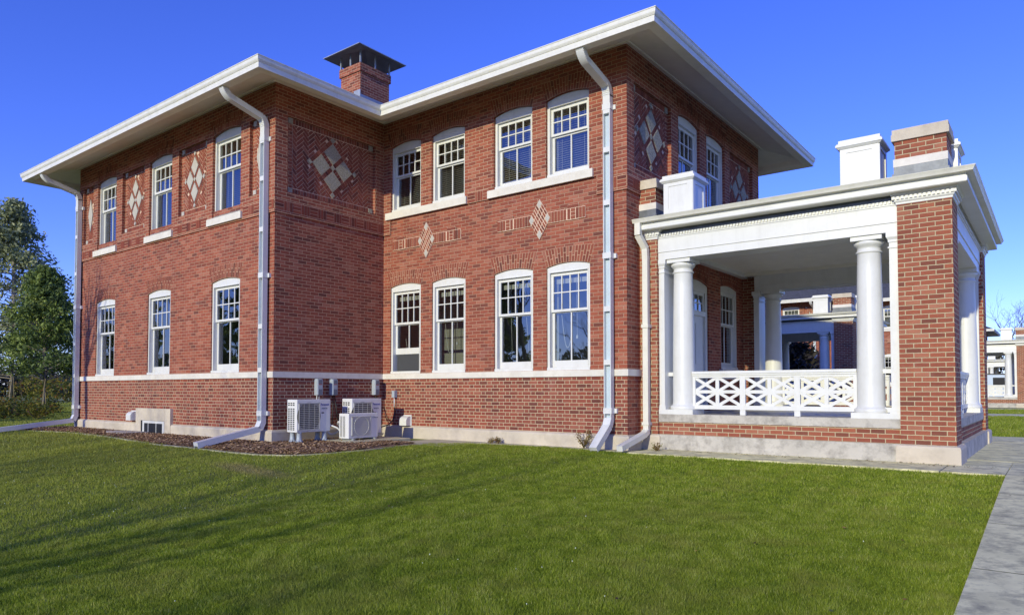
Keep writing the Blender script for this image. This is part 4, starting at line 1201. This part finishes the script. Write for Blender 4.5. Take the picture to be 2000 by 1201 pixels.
# ------------------------------------------------------------------ air conditioning units
def ac_unit(label, xf, y0, y1, z0, z1, th, style):
    t = thing('air_conditioner', label, 'air conditioner', (xf - th / 2, (y0 + y1) / 2, z0), 'outdoor air conditioning units')
    me = MB(); me.box(xf - th, xf, y0, y1, z0, z1)
    o = me.build('casing', 'acw', t)
    bvl = o.modifiers.new('bevel', 'BEVEL'); bvl.width = .012; bvl.segments = 3
    W, H = y1 - y0, z1 - z0
    F = lambda u, v, d: (xf + d, y0 + u * W, z0 + v * H)
    g = MB()
    if style == 'big':
        ua, ub, va, vb = .05, .66, .06, .90; cu, cv, R = .345, .48, .43 * H
    else:
        ua, ub, va, vb = .10, .74, .10, .88; cu, cv, R = .42, .49, .38 * H
    # frame of the grille and fan recess
    fr = .012
    for a, b_, c, d in ((ua, ub, va, va + .02), (ua, ub, vb - .02, vb), (ua, ua + .015, va, vb), (ub - .015, ub, va, vb)): g.prism(rect_poly(a, b_, c, d), F, -.002, .014)
    if style == 'big':
        n_ = 15
        for i in range(n_):
            v = va + .03 + (vb - va - .06) * i / (n_ - 1); g.prism(rect_poly(ua + .012, ub - .012, v - .007, v + .007), F, .006, .012)
        for u in (ua + .15, ub - .15, cu): g.prism(rect_poly(u - .003, u + .003, va, vb), F, .005, .011)
    else:
        for i in range(7): 
            v = va + .10 + (vb - va - .2) * i / 6; g.prism(rect_poly(ua + .03, ub - .03, v - .004, v + .004), F, .010, .016)
        ring = [F(cu + R / W * math.cos(k * math.pi / 18), cv + R / H * math.sin(k * math.pi / 18), .012) for k in range(37)]; g.tube(ring, .006, 6)
    g.build('fan_grille', 'acg', t)
    b_ = MB(); b_.prism(rect_poly(ua + .01, ub - .01, va + .01, vb - .01), F, -.003, .0035); b_.build('grille_panel', 'grillebk' if style == 'big' else 'acg', t)
    if style == 'big':
        f_ = MB(); f_.face([F(cu + R / W * math.cos(k * math.pi / 24), cv + R / H * math.sin(k * math.pi / 24), .0045) for k in range(48)]); f_.build('fan', 'fan', t)
    # louvres on the end that faces the lawn
    s_ = MB(); E_ = lambda u, v, d: (xf - th + u * th, y0 - d, z0 + v * H)
    if style == 'big':
        for i in range(15):
            v = .07 + i * .057
            for j in range(3):
                if i in (12,) : continue
                if i in (13, 14) or i < 12: s_.prism(rect_poly(.10 + j * .24, .27 + j * .24, v, v + .036), E_, 0, .0015)
    else:
        for i in range(22):
            v = .07 + i * .038
            for j in range(2): s_.prism(rect_poly(.12 + j * .30, .34 + j * .30, v, v + .019), E_, 0, .0015)
    s_.build('side_louvre', 'slot', t)
    rot = Matrix(((0, 0, 1, 0), (1, 0, 0, 0), (0, 1, 0, 0), (0, 0, 0, 1)))
    if style == 'big':
        text_part('maker_lettering', 'Panasonic', .062, F(.70, .81, .0015), rot, 'blue', t, sx=.80)
        text_part('small_lettering', 'INVERTER', .034, F(.73, .70, .0015), rot, 'greyd', t, sx=.9)
        d_ = MB(); d_.prism(rect_poly(.72, .80, .565, .60), F, 0, .002); d_.build('badge', 'slot', t)
        p_ = MB()
        f_ = MB()
    else:
        text_part('maker_lettering', 'LG', .05, F(.79, .80, .0015), rot, 'greyd', t)
        text_part('small_lettering', 'Inverter', .03, F(.87, .80, .0015), rot, 'greyd', t)
    return t
MT['grillebk'] = plain('grille_back', (0.33, 0.32, 0.27), 0.5, 0.05, 3)
ac1 = ac_unit('large white heat pump on four grey pedestals, nearest the downspout corner', -11.40, 8.13, 8.91, .505, 1.13, .31, 'big')
ac2 = ac_unit('large white heat pump standing behind the smaller white unit', -11.30, 9.366, 10.151, .42, 1.137, .31, 'big')
ac3 = ac_unit('low white heat pump on the concrete pad in front of another one', -10.92, 8.97, 9.72, .365, .852, .29, 'small')
for x in (-11.66, -11.45):
    for y in (8.22, 8.80):
        m = MB(); m.lathe(x, y, [(.075, .30), (.075, .312), (.052, .325), (.045, .49), (.055, .506), (0, .506)], 20)
        for k in range(8):
            a = k * math.pi / 4; m.tube([(x + .05 * math.cos(a), y + .05 * math.sin(a), .36), (x + .072 * math.cos(a), y + .072 * math.sin(a), .312)], .006, 4)
        m.build('pedestal', 'greyp', ac1)
for a_, ys_ in ((ac2, (9.45, 10.05)), (ac3, (9.07, 9.62))):
    zt = .42 if a_ is ac2 else .365; xa = -11.61 if a_ is ac2 else -11.21
    for y in ys_:
        m = MB(); m.box(xa - .02, xa + .34, y - .02, y + .02, zt - .06, zt); m.build('foot', 'zinc', a_)
m = MB(); m.box(-11.98, -11.22, 8.02, 9.08, .2, .302)
o = m.build('equipment_pad', 'concrete', origin=(-11.6, 8.55, .2)); tag(o, 'grey concrete pad under the pedestals of the heat pump nearest the corner', 'concrete pad', 'concrete pads'); o.modifiers.new('b', 'BEVEL').width = .012
m = MB(); m.box(-11.72, -10.55, 8.80, 10.28, .2, .330)
o = m.build('equipment_pad', 'concrete', origin=(-11.1, 9.5, .2)); tag(o, 'larger grey concrete pad under the two heat pumps that stand together', 'concrete pad', 'concrete pads'); o.modifiers.new('b', 'BEVEL').width = .012
# disconnect boxes
def disc(y, label, cable):
    t = thing('disconnect_box', label, 'electrical box', (XI, y + .07, 1.2), 'grey electrical disconnect boxes')
    m = MB(); m.box(XI + .002, XI + .105, y, y + .135, 1.20, 1.543); o = m.build('enclosure', 'greyp', t); bb = o.modifiers.new('b', 'BEVEL'); bb.width = .014; bb.segments = 2
    m = MB(); m.box(XI + .105, XI + .122, y + .012, y + .125, 1.215, 1.53); m.build('cover', 'greyp', t)
    m = MB(); m.box(XI + .122, XI + .124, y + .025, y + .112, 1.44, 1.52); m.build('cover_label', 'greyd', t); m = MB(); m.box(XI + .122, XI + .124, y + .025, y + .112, 1.22, 1.33); m.build('cover_label', 'greyd', t)
    m = MB(); m.box(XI + .122, XI + .125, y + .03, y + .11, 1.42, 1.435); m.build('warning_strip', 'warn', t)
    m = MB()
    for dy, pts in cable: m.tube(pts, .011, 7)
    m.build('conduit', 'cable' if len(cable) > 1 and cable[0][0] else 'spout', t)
MT['warn'] = plain('warning_red', (0.35, 0.04, 0.02), 0.5, 0.05, 3)
disc(8.995, 'grey disconnect box leftmost of three under the stone band, above the pedestal unit', [(0, [(XI + .05, 9.03, 1.2), (XI + .05, 9.03, .9), (XI + .2, 9.0, .7)]), (0, [(XI + .05, 9.08, 1.2), (XI + .05, 9.08, .9), (XI + .2, 9.0, .7)])])
disc(9.375, 'grey disconnect box in the middle of the three under the stone band', [(1, [(XI + .05, 9.44, 1.2), (XI + .05, 9.44, .95), (XI + .09, 9.40, .75), (XI + .2, 9.3, .62), (XI + .45, 9.05, .6)]), (1, [(XI + .06, 9.47, 1.2), (XI + .08, 9.52, .8), (XI + .12, 9.6, .5), (XI + .3, 9.4, .35)])])
disc(10.525, 'grey disconnect box rightmost of three, beside the inside corner of the walls', [(1, [(XI + .05, 10.58, 1.2), (XI + .05, 10.58, 1.0), (XI + .2, 10.5, .8), (XI + .5, 10.3, .6), (XI + .6, 10.15, .62)]), (1, [(XI + .06, 10.62, 1.2), (XI + .1, 10.66, .8), (XI + .25, 10.6, .62), (XI + .5, 10.35, .5)])])
# refrigerant line bundle between the units
m = MB()
for r_, P in ((.022, [(-11.75, 8.95, .75), (-11.8, 9.05, .6), (-11.7, 9.15, .42), (-11.5, 9.2, .5), (-11.4, 9.1, .66), (-11.25, 9.0, .68)]), (.018, [(-11.8, 8.92, .95), (-11.9, 9.05, .8), (-11.85, 9.1, .5), (-11.95, 9.2, .35)]), (.016, [(-11.45, 8.93, .62), (-11.3, 9.02, .55), (-11.25, 9.1, .4)])):
    C = [Vector(p) for p in P]; Q = []
    for i in range(len(C) - 1):
        p0, p1, p2, p3 = C[max(i - 1, 0)], C[i], C[i + 1], C[min(i + 2, len(C) - 1)]
        for k in range(6):
            t = k / 6; Q.append(.5 * ((2 * p1) + (-p0 + p2) * t + (2 * p0 - 5 * p1 + 4 * p2 - p3) * t * t + (-p0 + 3 * p1 - 3 * p2 + p3) * t ** 3))
    Q.append(C[-1]); m.tube(Q, r_, 8)
o = m.build('refrigerant_line', 'cord', origin=(-11.6, 9.1, .4)); tag(o, 'bundle of white insulated pipes looping between the heat pumps', 'pipe')
# junction box with cable
t = thing('junction_box', 'small grey junction box with a looping cable on the sunlit wall', 'electrical box', (-11.60, YC, 1.13))
m = MB(); m.box(-11.66, -11.575, YC - .10, YC - .001, 1.14, 1.30); o = m.build('enclosure', 'greyp', t); o.modifiers.new('b', 'BEVEL').width = .01
m = MB(); m.tube([(-11.61, YC - .06, 1.14), (-11.61, YC - .06, .93)], .012, 8); m.build('conduit', 'spout', t)
m = MB()
P = [(-11.61, YC - .06, .93), (-11.58, YC - .07, .80), (-11.60, YC - .10, .66), (-11.68, YC - .16, .55), (-11.78, YC - .3, .50), (-11.8, YC - .5, .55), (-11.7, YC - .65, .62)]
m.tube(P, .013, 8); m.build('cable', 'cable', t)
# vent hoods
def vent(fn, s0, s1, z0, z1, label):
    t = thing('vent_hood', label, 'vent', fn((s0 + s1) / 2, z0, 0), 'white wall vents')
    m = MB(); D = .15; prof = [(0, z1)]
    for k in range(7):
        a = k / 6 * math.pi / 2; prof.append((D * math.sin(a) * .98 + .002, z1 - .10 + .10 * math.cos(a)))
    prof.append((D, z0)); 
    for i in range(len(prof) - 1):
        (d0, za), (d1, zb) = prof[i], prof[i + 1]; m.face([fn(s0, za, d0), fn(s1, za, d0), fn(s1, zb, d1), fn(s0, zb, d1)])
    for s_ in (s0, s1): m.face([fn(s_, z, d) for d, z in prof] + [fn(s_, z0, 0)])
    m.face([fn(s0, z0 + .03, 0), fn(s1, z0 + .03, 0), fn(s1, z0 + .03, D), fn(s0, z0 + .03, D)])
    m.build('hood', 'white', t)
    m = MB(); m.prism(rect_poly(s0 - .02, s1 + .02, z0 - .01, z1 + .02), fn, .001, .012); m.build('flange', 'white', t)
vent(FN('centre'), -11.36, -11.14, .545, .75, 'white plastic vent hood right of the junction box, casting a square shadow')
vent(FN('wing'), -17.90, -17.66, .585, .80, 'white plastic vent hood left of the basement window surround')
# flat stone by the basement window
m = MB(); m.prism([(-18.3, 7.62), (-17.6, 7.32), (-16.95, 7.36), (-16.9, 7.96), (-17.9, 7.97)], lambda u, v, d: (u, v, d), .22, .335)
o = m.build('stone_slab', 'ledge', origin=(-17.5, 7.6, .25)); tag(o, 'flat pale stone slab lying in the mulch before the basement window', 'stone slab')

# ------------------------------------------------------------------ vegetation
def rand_unit():
    while True:
        v = Vector((random.uniform(-1, 1), random.uniform(-1, 1), random.uniform(-1, 1)))
        if .05 < v.length < 1: return v.normalized()
def leaf_cards(mb, c, r, n, size, tone, flat=1.0):
    for _ in range(n):
        p = Vector(c) + Vector((random.gauss(0, .5) * r, random.gauss(0, .5) * r, random.gauss(0, .42) * r * flat))
        a = rand_unit(); b_ = a.cross(rand_unit()).normalized(); s_ = size * random.uniform(.5, 1.3)
        mb.face([p - a * s_, p + b_ * s_ * .45, p + a * s_, p - b_ * s_ * .45], min(1, max(0, tone + random.gauss(0, .14))))
def evergreen(label, x, y, h, r, h0, ncl, mat='needle', bark='palebark', name='evergreen_tree', size=.09, tr=.16, group='evergreen trees at the edge of the lawn', per=70, z0=None):
    z0 = gz(x, y) if z0 is None else z0
    t = thing(name, label, 'tree' if 'tree' in name else 'shrub', (x, y, z0), group)
    m = MB(); m.tube([(x, y, z0 - .1), (x + .02 * h, y, z0 + h * .35), (x, y, z0 + h * .7), (x, y, z0 + h * .95)], [tr, tr * .75, tr * .4, .02], 9)
    c = MB(); cl = []
    k = 0
    while k < ncl:
        f = random.random() ** 0.9; z = h0 + (h - h0) * f
        prof = (1 - f) ** .75 * (1.0 if f > .12 else .55 + f * 3.7)
        R = r * prof; a = random.random() * 6.283; q = R * math.sqrt(random.uniform(.12, 1))
        wob = 1 + .28 * math.sin(a * 3 + z * 2.1 + x) + .15 * math.sin(a * 5 - z * 3)
        p = (x + q * wob * math.cos(a), y + q * wob * math.sin(a), z0 + z)
        cl.append(p); k += 1
    for i, p in enumerate(cl):
        tone = random.choice([.2, .35, .5, .62, .75]); leaf_cards(c, p, random.uniform(.28, .5) * (r / 2.2) ** .5, per, size, tone, .7)
        if i % 3 == 0: 
            zz = max(p[2] - .3, z0 + h0 * .8); m.tube([(x, y, zz - .15), ((x + p[0]) / 2, (y + p[1]) / 2, zz), p], [.03, .02, .008], 4, cap=False)
    m.build('trunk', bark, t); c.build('crown', mat, t)
    return t
def bare(label, x, y, h, seed, mat='bark', tr=.14, lean=0, group=None, name='bare_tree', stems=1, spread=.5, depth=5, first=None, sub=None):
    rnd = random.Random(seed); z0 = gz(x, y)
    t = thing(name, label, 'tree', (x, y, z0), group)
    m = MB()
    def grow(p, d, L, r, lv):
        n = 3; pts = [p]; q = p.copy(); dd = d.copy()
        for i in range(n):
            dd = (dd + Vector((rnd.gauss(0, .12), rnd.gauss(0, .12), rnd.gauss(0, .06) + .05))).normalized(); q = q + dd * L / n; pts.append(q.copy())
        m.tube(pts, [r * (1 - .35 * i / n) for i in range(n + 1)], 7 if lv == 0 else (5 if lv < 3 else 3), cap=False)
        if lv >= depth: return
        for i in range(rnd.choice([2, 3, 3]) if lv else 4):
            k = rnd.choice([1, 2, 3, 3]) if lv else (3 if sub else rnd.choice([2, 3, 3])); ax = rand_unit(); 
            nd = (dd + Vector((rnd.gauss(0, spread), rnd.gauss(0, spread), rnd.gauss(0, .25) + .1))).normalized()
            grow(pts[k], nd, (sub if (sub and lv == 0) else L) * rnd.uniform(.62, .86), r * .60 if sub else r * .56, lv + 1)
    for s_ in range(stems):
        a = s_ * 2.4; q_ = .28 if not sub else .045; d = Vector((math.cos(a) * q_ * (stems > 1) + lean, math.sin(a) * q_ * (stems > 1), 1)).normalized()
        grow(Vector((x + math.cos(a) * .1 * (stems > 1), y + math.sin(a) * .1 * (stems > 1), z0 - .05)), d, first or h * .33, tr, 0)
    m.build('branches', mat, t)
    return t
random.seed(21)
evergreen('tall cone shaped evergreen tree at the left edge of the photo', -46.5, 14.3, 11.6, 3.4, 2.0, 380, size=.12, mat='needle2', tr=.2, per=50)
evergreen('bushy green evergreen tree with a pale trunk beside the left downspout', -33.6, 11.5, 6.1, 2.1, 1.7, 250, size=.085, tr=.13, per=62)
evergreen('evergreen tree behind the pale trunked one, low on its left', -43.5, 14.9, 6.6, 2.2, 2.0, 120, size=.11, tr=.14, per=52)
evergreen('small dark evergreen tree between the pale trunk and the building', -42.0, 18.6, 5.6, 2.0, 1.8, 100, size=.11, bark='bark', per=50)
bare('thin leafless tree rising close behind the left downspout', -40, 18.5, 9.5, 5, tr=.10, group='leafless trees')
bare('leafless tree whose shadow falls on the left end of the wing', -19.25, -4.5, 8, 17, tr=.115, spread=.2, depth=4, stems=3, first=4.7, sub=1.9)
MT['infill'] = leaf_mat('infill_twigs', [(0, (0.015, 0.012, 0.01)), (0.5, (0.03, 0.026, 0.02)), (1, (0.06, 0.05, 0.035))], 0.1)
# right side, beyond the third house
bare('leafless tree above the porch roof at the right edge', -3.6, 96, 11.5, 8, tr=.2, group='leafless trees', depth=6)
evergreen('dark evergreen tree top at the far right edge', 0.8, 84, 12.6, 3.4, 2, 160, size=.25, bark='bark', per=60, group='evergreen trees beyond the far porch')
evergreen('added dark thicket seen through the far porch opening', -12.3, 40.5, 4.3, 3.6, .1, 220, size=.16, mat='infill', bark='bark', per=60, name='added_porch_infill', group=None)  # added dark mass standing in for the dim interior of that porch
# low autumn shrubs in the shade at the left
SH = [(-30.0, 9.0, .75), (-32.8, 9.6, .6), (-29.6, 8.3, .55), (-35.5, 10.2, .7), (-33.0, 11.0, .5), (-31.0, 10.3, .5), (-37.5, 11.6, .7), (-28.6, 9.6, .5), (-36, 12.6, .6)]
for i, (x, y, h) in enumerate(SH):
    z0 = gz(x, y)
    t = thing('garden_shrub', 'low yellow green shrub in the shaded bed left of the wing', 'shrub', (x, y, z0), 'low shrubs in the shaded bed')
    m = MB(); 
    for k in range(5): a = k * 1.26; m.tube([(x, y, z0), (x + .4 * math.cos(a), y + .4 * math.sin(a), z0 + h * .7)], .012, 4)
    m.build('stems', 'bark', t); c = MB()
    for k in range(16):
        a = random.random() * 6.28; q = random.random() * .75; leaf_cards(c, (x + q * math.cos(a), y + q * math.sin(a), z0 + random.uniform(.15, h)), .3, 45, .05, random.choice([.3, .5, .7, .85]), .7)
    c.build('foliage', 'shrubleaf', t)
# screen of evergreens out of frame that shades that bed
for i, (x, y) in enumerate([(-27.5, 1.5), (-31, 2.6), (-34.5, 3.2), (-38, 4.0)]):
    evergreen('dark rounded evergreen shrub standing left of the view', x, y, 2.7, 1.9, .2, 70, name='evergreen_shrub', bark='bark', group='shrubs outside the left edge', tr=.06, size=.12, per=60)
# far woodland on the left and behind
c = MB()
def woods(c, x0, y0, x1, y1, n, hmax, size):
    for i in range(n):
        t = random.random(); x = x0 + (x1 - x0) * t + random.gauss(0, 3); y = y0 + (y1 - y0) * t + random.gauss(0, 3)
        h = hmax * random.uniform(.35, 1); tn = random.choice([.15, .3, .5, .7])
        for k in range(4): leaf_cards(c, (x + random.gauss(0, .8), y + random.gauss(0, .8), .2 + h * random.uniform(.05, .95)), 1.5, 26, size, tn, 1.0)
        c.tube([(x, y, 0), (x + .2, y, h)], [.1, .03], 4, cap=False, bv=.1)
woods(c, -150, -10, -105, 95, 420, 5.5, .42)
woods(c, -105, 95, 60, 175, 300, 8, .6)
stuff(c.build('distant_woods', 'dull'), 'brown leafless woodland along the horizon', 'woods')
c = MB(); woods(c, -140, -70, 40, -95, 260, 9, .6)
stuff(c.build('distant_woods', 'dull'), 'woodland behind the viewer, seen only in the window panes', 'woods')
c = MB()
x, y = -72, 25
for k in range(40): leaf_cards(c, (x + random.gauss(0, 2.2), y + random.gauss(0, 1.0), .3 + random.uniform(.2, 2.0)), .9, 40, .16, random.choice([.6, .75, .9]), .8)
t = thing('yellow_shrub', 'pale yellow shrub on the far bright lawn between the tree trunks', 'shrub', (x, y, .1)); c.build('foliage', 'shrubleaf', t)
# leafless trees behind the camera, seen as reflections and faint shade
for i, (x, y, h, sd) in enumerate([(-15.5, -20, 10.5, 31), (-22, -26, 10.5, 32), (-29, -27, 10.5, 33), (-10, -22, 12.5, 34), (-37, -24, 11, 35), (-5.5, -19, 12.5, 36)]):
    bare('leafless tree behind the viewer, mirrored in the lower windows', x, y, h, sd, tr=.17, group='leafless trees behind the viewer', depth=5)
for x, y, h in ((-20, -26, 8.5), (-34, -12, 9.5), (-38, -17, 10), (-31, -17, 9), (-47, -13, 11), (-52, -8, 11), (-43, -20, 11), (-58, -16, 12), (-64, -9, 12)):
    evergreen('dark evergreen tree behind the viewer, mirrored in the lower windows', x, y, h, 3.0, .4, 110, bark='bark', size=.24, per=50, group='evergreen trees behind the viewer')
# small dry weeds at the foot of the walls
def weed(x, y, r, n, label, mat='dryw'):
    z0 = .28; m = MB()
    for k in range(n):
        a = random.random() * 6.28; d = Vector((math.cos(a) * .5, math.sin(a) * .5, 1)).normalized(); L = r * random.uniform(.5, 1.2)
        p1 = Vector((x, y, z0)) + d * L * .5; p2 = Vector((x + random.gauss(0, .03), y, z0)) + d * L
        m.tube([(x, y, z0), p1, p2], [.004, .003, .002], 4, bv=random.random()); leaf_cards(m, p2, .05, 9, .018, random.random())
        leaf_cards(m, p1, .05, 5, .015, random.random())
    o = m.build('weed', mat, origin=(x, y, z0)); tag(o, label, 'weed', 'weeds at the wall foot')
MT['dryw'] = leaf_mat('dry_weed', [(0, srgb(70, 52, 34)), (.5, srgb(140, 108, 60)), (.8, srgb(170, 140, 80)), (1, srgb(110, 120, 60))])
weed(-6.62, 10.66, .27, 26, 'dry yellow brown weed beside the downspout foot right of the wide wall')
weed(-8.55, 10.66, .10, 16, 'small dry weed against the plinth between the lower windows')
weed(-8.75, 10.68, .08, 12, 'tiny dry weed left of the other plinth weed')
weed(-5.35, 10.9, .12, 14, 'small green brown weed on the apron by the porch pier')

# ------------------------------------------------------------------ parked van
t = thing('parked_van', 'pale blue grey van parked beyond the far porch railing', 'van', (-3.2, 71, .27))
m = MB()
pr = [(-5.6, .55), (-.9, .55), (-.9, 1.3), (-1.7, 1.5), (-2.3, 2.45), (-5.5, 2.5), (-5.6, 2.3)]
m.prism([(a, b_ + .1) for a, b_ in pr], lambda u, v, d: (u, 71.9 - d, v), 0, 1.8)
m.build('body', 'van', t)
m = MB(); m.box(-5.6, -2.3, 70.15, 71.85, 2.61, 2.68); m.build('roof_panel', 'dark', t)
m = MB(); m.prism(rect_poly(-4.2, -3.4, 1.75, 2.35), lambda u, v, d: (u, 70.1 - d, v), 0, .01); m.build('side_window', 'slot', t)
for x in (-4.9, -1.7):
    m = MB(); m.tube([(x, 70.05, .6), (x, 70.3, .6)], .34, 20, smooth=False); m.build('wheel', 'cable', t)

# ------------------------------------------------------------------ grass blades
def grass():
    r = np.random.default_rng(5)
    def batch(n, xa, xb, ya, yb, d0, pw, hmul=1.0):
        x = r.uniform(xa, xb, n); y = r.uniform(ya, yb, n)
        d = np.hypot(x, y)
        keep = r.random(n) < np.minimum(1, (d0 / np.maximum(d, .1)) ** pw)
        # inside the camera's view, roughly
        ang = np.degrees(np.arctan2(-x, y)); keep &= (ang > -14) & (ang < 83)
        x, y, d = x[keep], y[keep], d[keep]
        ex = np.interp(x, [e[0] for e in EDGE], [e[1] for e in EDGE])
        k = ((y < ex - .005 + r.normal(0, .02, len(x))) & (x < -0.515 + r.normal(0, .016, len(x)))) | ((y > 18.95) & ((y < 34) | ((y > 37.6) & (y < 46)))) | ((x < -22.5) & (y > 6))
        return x[k], y[k], d[k]
    X, Y, D = [], [], []
    for a in ((2700000, -7.5, -0.5, 0.6, 7.5, 4.2, 1.2), (1100000, -14, -0.5, 7.5, 10.7, 4.2, 1.2), (1000000, -15, -7.5, -1.0, 7.5, 4.2, 1.2), (600000, -30, -15, 1.0, 7.5, 4.2, 1.2), (700000, -3, 10, 18.95, 46, 12, 1.0), (1500000, -66, -22.3, 4, 46, 12, .8)):
        x, y, d = batch(*a); X.append(x); Y.append(y); D.append(d)
    x = np.concatenate(X); y = np.concatenate(Y); d = np.concatenate(D); n = len(x)
    # ground height, vectorised copy of gz
    t = np.clip((x + 13) / 6, 0, 1); t = t * t * (3 - 2 * t); b_ = 7 + 3.4 * t
    dd = np.maximum(0, b_ - y); z = np.where(dd < 8, .27 - .055 * dd, .27 - .44 - .012 * (dd - 8)) + .02 * np.sin(x * .7 + 1) * np.sin(y * .9) * np.minimum(1, dd / 2)
    h = r.uniform(.012, .040, n); w = .0021 * np.maximum(1, d / 3.6) ** .8
    clump = np.sin(x * 9 + 2 * np.sin(y * 7)) * np.sin(y * 8 + 2 * np.sin(x * 6)); h *= 1 + .35 * clump; h *= np.where(d > 15, 1.6, 1)
    a = r.uniform(0, 2 * np.pi, n); la = r.uniform(0, 2 * np.pi, n); ln = h * r.uniform(.1, .9, n)
    V = np.zeros((n, 3, 3), dtype=np.float32)
    V[:, 0] = np.stack([x - np.cos(a) * w, y - np.sin(a) * w, z - .004], 1)
    V[:, 1] = np.stack([x + np.cos(a) * w, y + np.sin(a) * w, z - .004], 1)
    V[:, 2] = np.stack([x + np.cos(la) * ln, y + np.sin(la) * ln, z + h], 1)
    me = bpy.data.meshes.new('grass')
    me.vertices.add(3 * n); me.vertices.foreach_set('co', V.ravel())
    me.loops.add(3 * n); me.loops.foreach_set('vertex_index', np.arange(3 * n, dtype=np.int32))
    me.polygons.add(n); me.polygons.foreach_set('loop_start', np.arange(0, 3 * n, 3, dtype=np.int32)); me.polygons.foreach_set('loop_total', np.full(n, 3, dtype=np.int32))
    me.update(calc_edges=True)
    at = me.attributes.new('bv', 'FLOAT', 'FACE'); at.data.foreach_set('value', np.clip(r.normal(.5, .22, n) + .14 * clump, 0, 1).astype(np.float32))
    me.materials.append(MT['grass'])
    o = bpy.data.objects.new('grass', me); COL.objects.link(o)
    print('grass blades', n)
    stuff(o, 'short green mown grass covering the lawn in front of the building', 'grass')
grass()

def litter():
    m = MB()
    for k in range(420):
        u = random.random()
        if u < .35: x, y, z = random.uniform(-5.5, -.6), random.uniform(10.95, 11.28), .302
        elif u < .5: x, y, z = random.uniform(-.5, 1.2), random.uniform(3, 16), None
        else: x, y, z = random.uniform(-14, -.7), random.uniform(4, 10.2), None
        if z is None: z = gz(x, y) + (.045 if x < -.51 and y < 10.3 else .045)
        a = random.random() * 6.28; L = random.uniform(.008, .022); t = random.uniform(-.4, .4)
        dx, dy = math.cos(a) * L, math.sin(a) * L
        m.face([(x - dx, y - dy, z), (x + dy * .5, y - dx * .5, z + t * L), (x + dx, y + dy, z + .004), (x - dy * .5, y + dx * .5, z - t * L * .3)], random.random())
    return stuff(m.build('fallen_leaves', 'dryw'), 'small dry fallen leaves scattered over lawn and paving', 'leaves')
litter()
def clover():
    m = MB()
    for k in range(120):
        cx, cy = random.choice([(-9, 4), (-6.5, 5.5), (-11, 5), (-3, 4.5), (-8, 7)])
        x = random.gauss(cx, 1.6); y = random.gauss(cy, 1.2)
        if y > edge_y(x) - .2 or x > -.7: continue
        z = gz(x, y) + .05; r = random.uniform(.003, .006)
        m.tube([(x, y, z - r), (x, y, z), (x, y, z + r)], [r * .5, r, r * .5], 5)
    return stuff(m.build('clover_flowers', 'cloverw'), 'tiny white clover flowers dotted in the lawn', 'flowers')
MT['cloverw'] = plain('clover_white', (0.62, 0.66, 0.48), 0.8, 0.1, 9)
clover()
